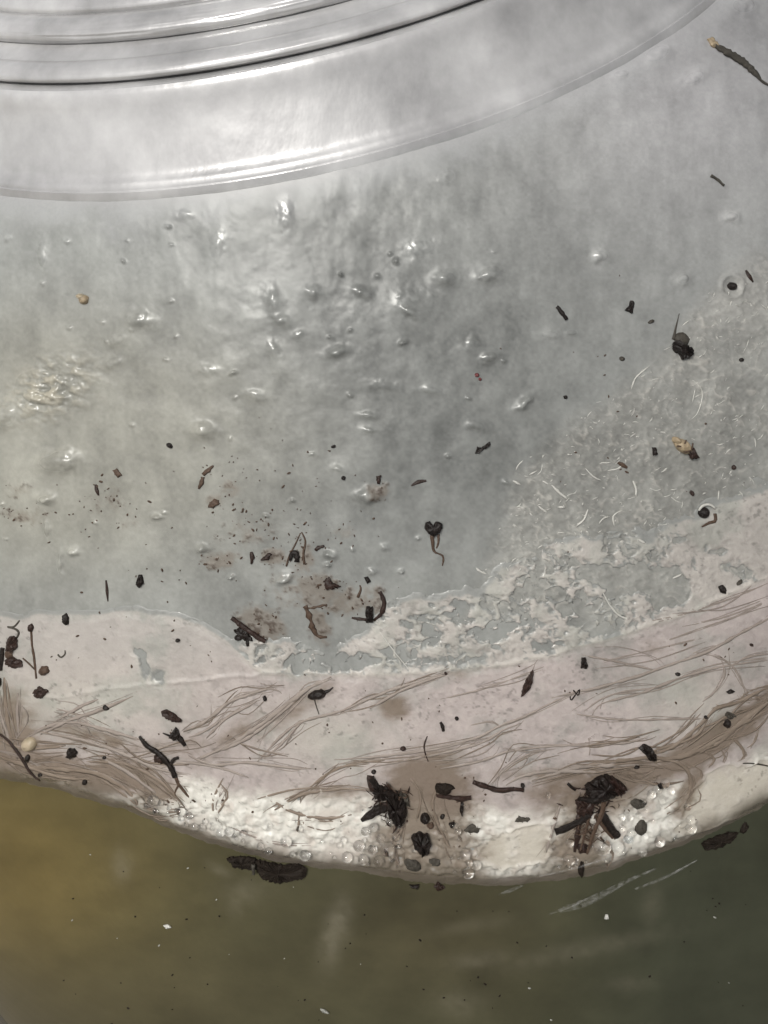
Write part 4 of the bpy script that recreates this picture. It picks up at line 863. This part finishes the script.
single('soil_lump', chip_geo([(-4, 672), (4, 675), (6, 682), (3, 686), (-4, 684)], .8, seed=45), 'k', 'black clod cut by the left edge of the picture', 'soil lump', 'soil lumps')
single('twig', tube_geo([(2, 729), (14, 737), (26, 752), (36, 768), (45, 777)], [1.6, 2.4, 2.6, 2.6, 1.2], lift=.2, step=3), 'd', 'slender dark rootlet running down across the brown silt at the lower left', 'twig', 'bark and twig slivers')
single('bead', lump_geo(35, 740, 7, 7, 0, 1.5, rough=.05, seed=46), 'c', 'round cream bead in the brown silt at the lower left', 'bead')
single('soil_crumb', lump_geo(33, 754, 2.4, 3.6, 0, .7, seed=47), 'k', 'black drop shaped crumb just under the cream bead', 'crumb', 'soil crumbs')
single('soil_lump', chip_geo([(71, 748), (74, 744), (79, 744), (82, 748), (80, 753), (74, 754)], .9, seed=48, jag=.7), 'k', 'black many sided clod right of the cream bead', 'soil lump', 'soil lumps')
single('soil_crumb', lump_geo(45, 771, 2.2, 1.8, 0, .5, seed=49), 'k', 'small black speck at the end of the slender rootlet', 'crumb', 'soil crumbs')
single('soil_crumb', lump_geo(89, 778, 2.4, 3, 0, .6, seed=50), 'k', 'black speck low on the silt near the water, below the many sided clod', 'crumb', 'soil crumbs')
single('soil_crumb', lump_geo(108, 754, 2, 1.7, 0, .4, seed=51), 'k', 'tiny black speck right of the many sided clod', 'crumb', 'soil crumbs')
single('soil_crumb', lump_geo(110, 704, 3.4, 2.4, 20, .6, seed=52), 'k', 'black crumb lying across a pale root on the left mat', 'crumb', 'soil crumbs')
single('soil_crumb', lump_geo(180, 638, 2.4, 2, 0, .5, seed=53), 'k', 'lone black dot on the smooth upper part of the left mat', 'crumb', 'soil crumbs')
single('bark_sliver', ch([(164, 708), (168, 706), (176, 710), (184, 717), (184, 719), (176, 718), (168, 714)], th=.8, seed=54, jag=.4), 'd', 'dark spindle shaped sliver slanting down above the winged chip', 'bark', 'bark and twig slivers')
t = thing_at('bark_chip', 179, 733, 'black winged chip with a stubby leg, under the spindle sliver', 'bark chip', 'bark chips')
build('wing', chip_geo([(171, 734), (178, 724), (181, 727), (182, 734), (178, 737)], .8, seed=55, jag=.6), 'k', t); build('leg', tube_geo([(179, 732), (184, 738), (187, 743)], [5, 5, 3.5], step=2.5, ragged=.1), 'k', t); build('barb', tube_geo([(172, 733), (167, 731), (165, 730)], [2.4, 1.8, 1], step=2), 'k', t)
t = thing_at('twig', 166, 760, 'branched black twig trailing a red brown rootlet down towards the waterline', 'twig', 'bark and twig slivers')
build('stem', tube_geo([(143, 732), (150, 741), (160, 748), (168, 756), (174, 764), (178, 773)], [2, 4, 5, 5, 5, 4], lift=.2, step=3, ragged=.12), 'k', t); build('knot', chip_geo([(157, 752), (163, 750), (168, 756), (166, 760), (158, 757)], .7, seed=56), 'd', t); build('branch', tube_geo([(173, 762), (176, 756), (181, 754)], [3.5, 3.5, 3], lift=.2, step=2), 'k', t)
build('rootlet', tube_geo([(178, 772), (181, 780), (189, 790), (198, 798)], [3.4, 3, 2.4, 1.4], step=3), 'b', t); build('rootlet', tube_geo([(182, 780), (178, 788), (179, 794)], [2.2, 2, 1], step=2.5), 'b', t)
t = thing_at('beetle_scrap', 319, 690, 'black oval insect like scrap with a trailing thread on the smooth mat', 'scrap')
build('body', lump_geo(318, 691, 9, 4.6, -14, 1.0, rough=.35, seed=57), 'k', t); build('point', tube_geo([(325, 689), (330, 687), (334, 684)], [4, 2.6, 1], step=2), 'k', t); build('thread', tube_geo([(315, 694), (317, 702), (320, 711)], [1.5, 1.2, .9], step=2.5), 'g', t)
single('soil_crumb', lump_geo(266, 696, 2, 3, -15, .5, seed=58), 'k', 'black oval speck left of the insect like scrap', 'crumb', 'soil crumbs')
single('curl', tube_geo([(61, 652), (64, 655), (68, 652), (68, 648)], [1.6, 1.6, 1.6, 1], step=1.5), 'g', 'tiny dark C shaped curl on the upper left mat', 'curl')
# --- middle and right of the mat
single('bark_sliver', ch([(519, 694), (521, 684), (526, 673), (531, 666), (532, 668), (530, 680), (527, 686)], th=.7, seed=59, jag=.5), 'd', 'dark lens shaped sliver standing upright on the smooth middle mat', 'bark', 'bark and twig slivers')
single('bark_chip', ch([(579, 654), (583, 654), (584, 659), (584, 665), (578, 665)], th=.6, seed=60, jag=.4), 'k', 'small dark bottle shaped chip near the mat edge, right of the lens sliver', 'bark chip', 'bark chips')
single('curl', tube_geo([(571, 687), (574, 690), (576, 692), (577, 686), (574, 690), (569, 697), (568, 693)], [1.6, 1.6, 1.6, 1.6, 1.6, 1.6, 1.2], step=1.6), 'k', 'black looped hair below the bottle shaped chip', 'curl')
single('soil_crumb', lump_geo(456, 715, 2, 2, 0, .5, seed=61), 'k', 'round black dot on the smooth middle mat above the roots', 'crumb', 'soil crumbs')
single('bark_sliver', tube_geo([(440, 719), (442, 723), (443, 728)], [2.6, 4, 3], step=2), 'k', 'short black sliver left of the round dot on the middle mat', 'bark', 'bark and twig slivers')
single('soil_crumb', lump_geo(403, 745, 3, 2.2, 0, .5, seed=62), 'd', 'dark crumb on a root, above the big black clump', 'crumb', 'soil crumbs')
single('soil_crumb', lump_geo(374, 768, 2.4, 2.2, 0, .5, seed=63), 'k', 'black dot just above the head of the big black clump', 'crumb', 'soil crumbs')
single('soil_crumb', lump_geo(445, 670, 1.6, 1.6, 0, .4, seed=64), 'd', 'tiny speck on the upper rim of the middle mat', 'crumb', 'soil crumbs')
single('hair', tube_geo([(427, 733), (424, 742), (425, 750), (428, 758)], [1.2, 1.8, 1.6, .9], step=2), 'd', 'fine dark curved hair standing over the silt between the two clumps', 'hair')
single('twig', tube_geo([(472, 778), (484, 782), (497, 786), (512, 785), (522, 786)], [4, 5, 5, 4.6, 4], lift=.15, step=3, ragged=.1), 'd', 'smooth brown stick lying level on the mat between the two black clumps', 'twig', 'bark and twig slivers')
single('soil_crumb', lump_geo(521, 781, 2, 2, 0, .5, lift=.3, seed=65), 'k', 'black speck above the right end of the level brown stick', 'crumb', 'soil crumbs')
t = thing_at('bark_clump', 389, 798, 'big black clump of bark with a pointed arm, left of the silt column', 'bark clump', 'bark clumps')
build('lobe', chip_geo([(369, 774), (374, 772), (379, 781), (388, 783), (396, 788), (384, 795), (376, 794), (372, 786)], 1.4, seed=66), 'k', t); build('lobe', chip_geo([(384, 788), (396, 786), (405, 795), (407, 808), (402, 821), (395, 820), (388, 810), (392, 800)], 1.7, seed=67), 'k', t)
build('arm', tube_geo([(362, 816), (372, 809), (382, 803), (394, 800)], [4, 8, 10, 10], lift=.3, step=3.5, ragged=.12), 'k', t); build('lobe', lump_geo(373, 780, 5, 9, -25, 1.3, seed=68), 'd', t); build('crust', chip_geo([(398, 786), (408, 792), (410, 803), (403, 800)], .8, seed=69), 'g', t)
def fibres(t, cx, cy, r, n, mt):
    out = []
    for _ in range(n):
        a = rr_.uniform(0, 6.28); x = cx + rr_.gauss(0, r * .5); y = cy + rr_.gauss(0, r * .5); l = rr_.uniform(4, 12)
        out.append(tube_geo([(x, y), (x + l * .5 * math.cos(a), y + l * .5 * math.sin(a)), (x + l * math.cos(a + rr_.uniform(-.6, .6)), y + l * math.sin(a + rr_.uniform(-.6, .6)))], rr_.uniform(.6, 2.2), lift=rr_.uniform(.0, .9), flat=.9, ns=4, step=2.5, ragged=.2))
    build('fibre', merge(out), mt, t)['kind'] = 'stuff'
fibres(t, 390, 798, 18, 34, 'd'); fibres(t, 392, 796, 16, 26, 'b')
t = thing_at('bark_clump', 446, 790, 'dark smudge with a thin stick under it, at the top of the silt column', 'bark clump', 'bark clumps')
build('clod', lump_geo(443, 785, 9, 6, 0, 1.0, rough=.4, seed=70), 'w', t); build('stick', tube_geo([(436, 791), (448, 792), (460, 794), (470, 793)], [3, 4, 5, 4], lift=.3, step=3, ragged=.12), 'd', t); build('stick', tube_geo([(436, 790), (431, 798)], [2, 1.2], step=2), 'b', t)
single('soil_lump', lump_geo(425, 814, 5, 5, 0, 1.2, seed=71), 'k', 'round black lump in the middle of the brown silt column', 'soil lump', 'soil lumps')
t = thing_at('soil_lump', 422, 838, 'large black pointed clod low in the brown silt column', 'soil lump', 'soil lumps')
build('clod', chip_geo([(411, 832), (418, 827), (428, 830), (431, 838), (428, 849), (422, 851), (416, 843)], 1.6, seed=72), 'k', t)
single('soil_lump', lump_geo(430, 822, 4, 3, 20, .7, seed=73), 'b', 'soft brown crumb between the round lump and the pointed clod', 'soil lump', 'soil lumps')
single('soil_lump', lump_geo(413, 861, 8, 6, 30, .8, rough=.4, seed=74), 'g', 'grey brown waterlogged lump under the pointed clod, left of its twin', 'soil lump', 'soil lumps')
single('soil_lump', lump_geo(435, 859, 6, 4, 10, .7, rough=.4, seed=75), 'g', 'grey brown waterlogged lump under the pointed clod, right of its twin', 'soil lump', 'soil lumps')
single('soil_crumb', ch([(409, 884), (414, 885), (419, 884), (418, 888), (411, 886)], th=.5, seed=76), 'k', 'black crumb at the foot of the silt column, in the water', 'crumb', 'soil crumbs')
single('soil_lump', chip_geo([(434, 885), (438, 880), (441, 884), (445, 887), (439, 890)], .5, seed=77), 'd', 'small ragged brown scrap hanging in the water below the silt column', 'soil lump', 'soil lumps')
single('bark_sliver', ch([(459, 806), (460, 799), (462, 797), (463, 803), (461, 812)], th=.6, seed=78, jag=.4), 'k', 'black spindle standing upright beside the white frothy pool', 'bark', 'bark and twig slivers')
single('soil_crumb', lump_geo(442, 813, 2, 3, 30, .5, seed=79), 'k', 'small slanting black crumb right of the round silt lump', 'crumb', 'soil crumbs')
single('soil_crumb', lump_geo(451, 820, 2.6, 2.4, 0, .6, seed=80), 'k', 'black crumb on the bubbles under the upright spindle', 'crumb', 'soil crumbs')
single('leaf_litter', chip_geo([(463, 827), (472, 820), (480, 822), (478, 828), (470, 829)], .4, seed=81), 'g', 'grey flake lying in the white wet pool right of the silt column', 'litter', 'brown litter')
single('leaf_litter', chip_geo([(513, 818), (517, 812), (522, 813), (529, 815), (526, 818)], .35, seed=82), 'g', 'small grey flake above the cream pool', 'litter', 'brown litter')
t = thing_at('bark_clump', 592, 808, 'largest heap of dark bark and crossed sticks, right of the cream pool', 'bark clump', 'bark clumps')
build('slab', chip_geo([(583, 781), (592, 775), (604, 770), (612, 774), (621, 780), (614, 789), (604, 788), (594, 793), (584, 790)], 2.0, seed=83), 'k', t); build('slab', chip_geo([(603, 771), (610, 772), (622, 781), (616, 790), (608, 784)], 2.3, seed=84), 'd', t)
build('stick', tube_geo([(575, 792), (588, 794), (600, 792), (611, 788)], [4, 6, 7, 5], lift=1.0, step=3, ragged=.1), 'k', t); build('stick', tube_geo([(553, 827), (563, 824), (574, 819), (588, 811)], [6, 7, 7, 7], lift=.5, step=3, ragged=.1), 'k', t)
build('stick', tube_geo([(597, 806), (604, 817), (610, 826), (615, 832)], [6, 8, 8, 7], lift=.7, step=3, ragged=.08), 'k', t); build('stick', tube_geo([(600, 794), (599, 806), (592, 822), (587, 838), (584, 848)], [5, 5, 4.5, 4, 2.5], lift=1.0, step=3, ragged=.12), 'b', t)
build('stick', tube_geo([(593, 812), (602, 824), (611, 835)], [3, 4, 3], lift=.4, step=3), 'b', t); build('stick', tube_geo([(577, 805), (577, 820), (575, 836), (573, 848)], [5, 6, 6, 3], lift=.3, step=3, ragged=.2), 'd', t); build('stick', tube_geo([(587, 812), (583, 828), (578, 846)], [3, 3.4, 2], lift=.6, step=3, ragged=.15), 'b', t)
build('clod', chip_geo([(573, 797), (582, 794), (592, 798), (592, 810), (582, 814), (575, 806)], 1.0, seed=85), 'd', t); build('clod', lump_geo(581, 846, 6, 5, 0, .7, rough=.4, seed=86), 'd', t); build('clod', lump_geo(580, 866, 3, 8, 0, .5, rough=.4, seed=87), 'w', t)
fibres(t, 592, 800, 19, 50, 'd'); fibres(t, 586, 826, 16, 44, 'b')
single('twig', tube_geo([(566, 780), (570, 784), (574, 787)], [3, 3.4, 2.6], step=2), 'k', 'short black stub just left of the largest bark heap', 'twig', 'bark and twig slivers')
single('bark_chip', ch([(635, 744), (641, 740), (647, 743), (653, 751), (653, 757), (647, 758), (642, 751)], th=.9, seed=88, jag=.4), 'k', 'smooth black curved chip on the roots right of the bark heap', 'bark chip', 'bark chips')
single('soil_crumb', lump_geo(634, 764, 3, 1.8, -10, .5, seed=89), 'k', 'thin black crumb under the curved chip', 'crumb', 'soil crumbs')
single('soil_crumb', ch([(655, 782), (659, 780), (662, 784), (660, 787), (656, 785)], th=.6, seed=90, jag=.3), 'k', 'black crumb beside the ring of bubbles, right of the bark heap', 'crumb', 'soil crumbs')
single('soil_lump', lump_geo(636, 801, 6, 5, 0, .7, rough=.35, seed=91), 'g', 'blurred dark smudge above the grey upright lump', 'soil lump', 'soil lumps')
single('soil_lump', lump_geo(639, 825, 6, 8.5, 10, 1.0, rough=.3, seed=92), 'g', 'grey upright lump among bubbles right of the bark heap', 'soil lump', 'soil lumps')
t = thing_at('soil_lump', 726, 717, 'dark two part clod in a pale hollow between the roots at the right', 'soil lump', 'soil lumps')
build('clod', lump_geo(724, 721, 3.6, 4.4, 15, .9, seed=93), 'k', t); build('clod', chip_geo([(724, 709), (729, 711), (733, 714), (727, 717), (722, 714)], .7, seed=94), 'g', t)
single('soil_crumb', ch([(723, 690), (728, 687), (731, 689), (726, 692)], th=.5, seed=95, jag=.3), 'k', 'black flat crumb above the two part clod', 'crumb', 'soil crumbs')
single('soil_crumb', lump_geo(675, 672, 2.6, 1.8, 0, .4, seed=96), 'k', 'small black crumb on a long root at the right', 'crumb', 'soil crumbs')
single('soil_crumb', lump_geo(703, 715, 2, 1.8, 0, .4, seed=97), 'k', 'black speck at the end of the level root, left of the two part clod', 'crumb', 'soil crumbs')
single('seed', ch([(715, 585), (719, 583), (722, 587), (722, 592), (717, 591)], th=.7, seed=98, jag=.4), 'k', 'black seed on the rim of the mat near the right edge', 'seed', 'seeds')
single('soil_crumb', lump_geo(736, 581, 4, 1.8, -40, .4, seed=99), 'g', 'grey fleck just right of the black seed on the rim', 'crumb', 'soil crumbs')
single('soil_crumb', lump_geo(748, 643, 2, 1.6, 20, .4, seed=100), 'd', 'tiny dark speck near the right edge of the mat', 'crumb', 'soil crumbs')
single('hair', tube_geo([(738, 761), (748, 761), (760, 763), (772, 766)], [1, 1.6, 1.6, 1], step=3), 'g', 'fine dark hair lying on the cream pool at the right edge', 'hair')
# --- in the water
t = thing_at('sunken_bark', 266, 868, 'long dark waterlogged piece of bark hanging just under the waterline', 'bark', 'waterlogged bark')
build('slab', chip_geo([(227, 857), (240, 855), (256, 857), (258, 867), (247, 868), (234, 865)], .9, seed=101), 'w', t); build('slab', chip_geo([(254, 858), (268, 861), (285, 864), (300, 862), (308, 868), (306, 876), (290, 880), (272, 881), (260, 875)], 1.1, seed=102), 'w', t)
build('painted_glint', chip_geo([(253, 860), (257, 860), (257, 870), (254, 870)], .4, lift=1.0, seed=103, jag=.5), 'g', t)  # grey chip stands in for a glint on the bark
single('sunken_bark', chip_geo([(700, 843), (714, 836), (730, 831), (738, 832), (730, 841), (716, 848), (704, 849)], .8, seed=104), 'w', 'dark leaf shaped bark at the waterline near the right edge', 'bark', 'waterlogged bark')
single('sunken_crumb', lump_geo(744, 828, 3, 6, 30, .5, rough=.5, seed=105), 'w', 'brown ragged crumb right of the leaf shaped bark at the waterline', 'crumb', 'soil crumbs')
single('floating_flake', chip_geo([(163, 925), (168, 924), (172, 927), (168, 928)], .4, seed=106, jag=.4), 'p', 'bright white flake drifting in the water at the lower left', 'flake', 'flakes in the water')
single('floating_flake', chip_geo([(605, 914), (608, 914), (608, 918), (604, 918)], .4, seed=107, jag=.4), 'p', 'small white flake in the water at the right', 'flake', 'flakes in the water')
single('floating_flake', chip_geo([(320, 1008), (326, 1010), (330, 1013), (323, 1012)], .3, seed=108, jag=.4), 's', 'dull pale flake near the bottom edge of the water', 'flake', 'flakes in the water')
geos = []
for k in range(90):
    x = rr_.uniform(60, 760); y = rr_.uniform(float(L_at(x)) + 12, 1030); r = rr_.choice((.4, .5, .5, .7, .9)); geos.append(lump_geo(x, y, r * rr_.uniform(1, 2.4), r, rr_.uniform(-40, 40), lift=-.05, nu=7, nv=3, seed=k % 13))
tag(build('pale_silt_specks', merge(geos[:14]), 's'), kind='stuff'); tag(build('dark_silt_specks', merge(geos[14:70]), 'w'), kind='stuff')
# --- pale streaks on the glass
pale_streak([(630, 880), (660, 868), (690, 852)], [2, 3, 1]); pale_streak([(556, 902), (575, 896), (600, 884), (622, 872), (650, 860)], [2, 8, 6, 3, 2]); pale_streak([(545, 905), (560, 899), (582, 890)], [1, 4, 2]); pale_streak([(530, 868), (560, 862), (595, 852), (615, 845)], [1, 2, 2, 1]); pale_streak([(496, 885), (510, 880), (520, 876)], [1, 4, 1])
for _k, (x, y) in enumerate([(609, 680), (611, 690), (612, 698), (618, 708)]): pale_streak([(x, y), (x + 1, y + 6)], [1, 2, 1])
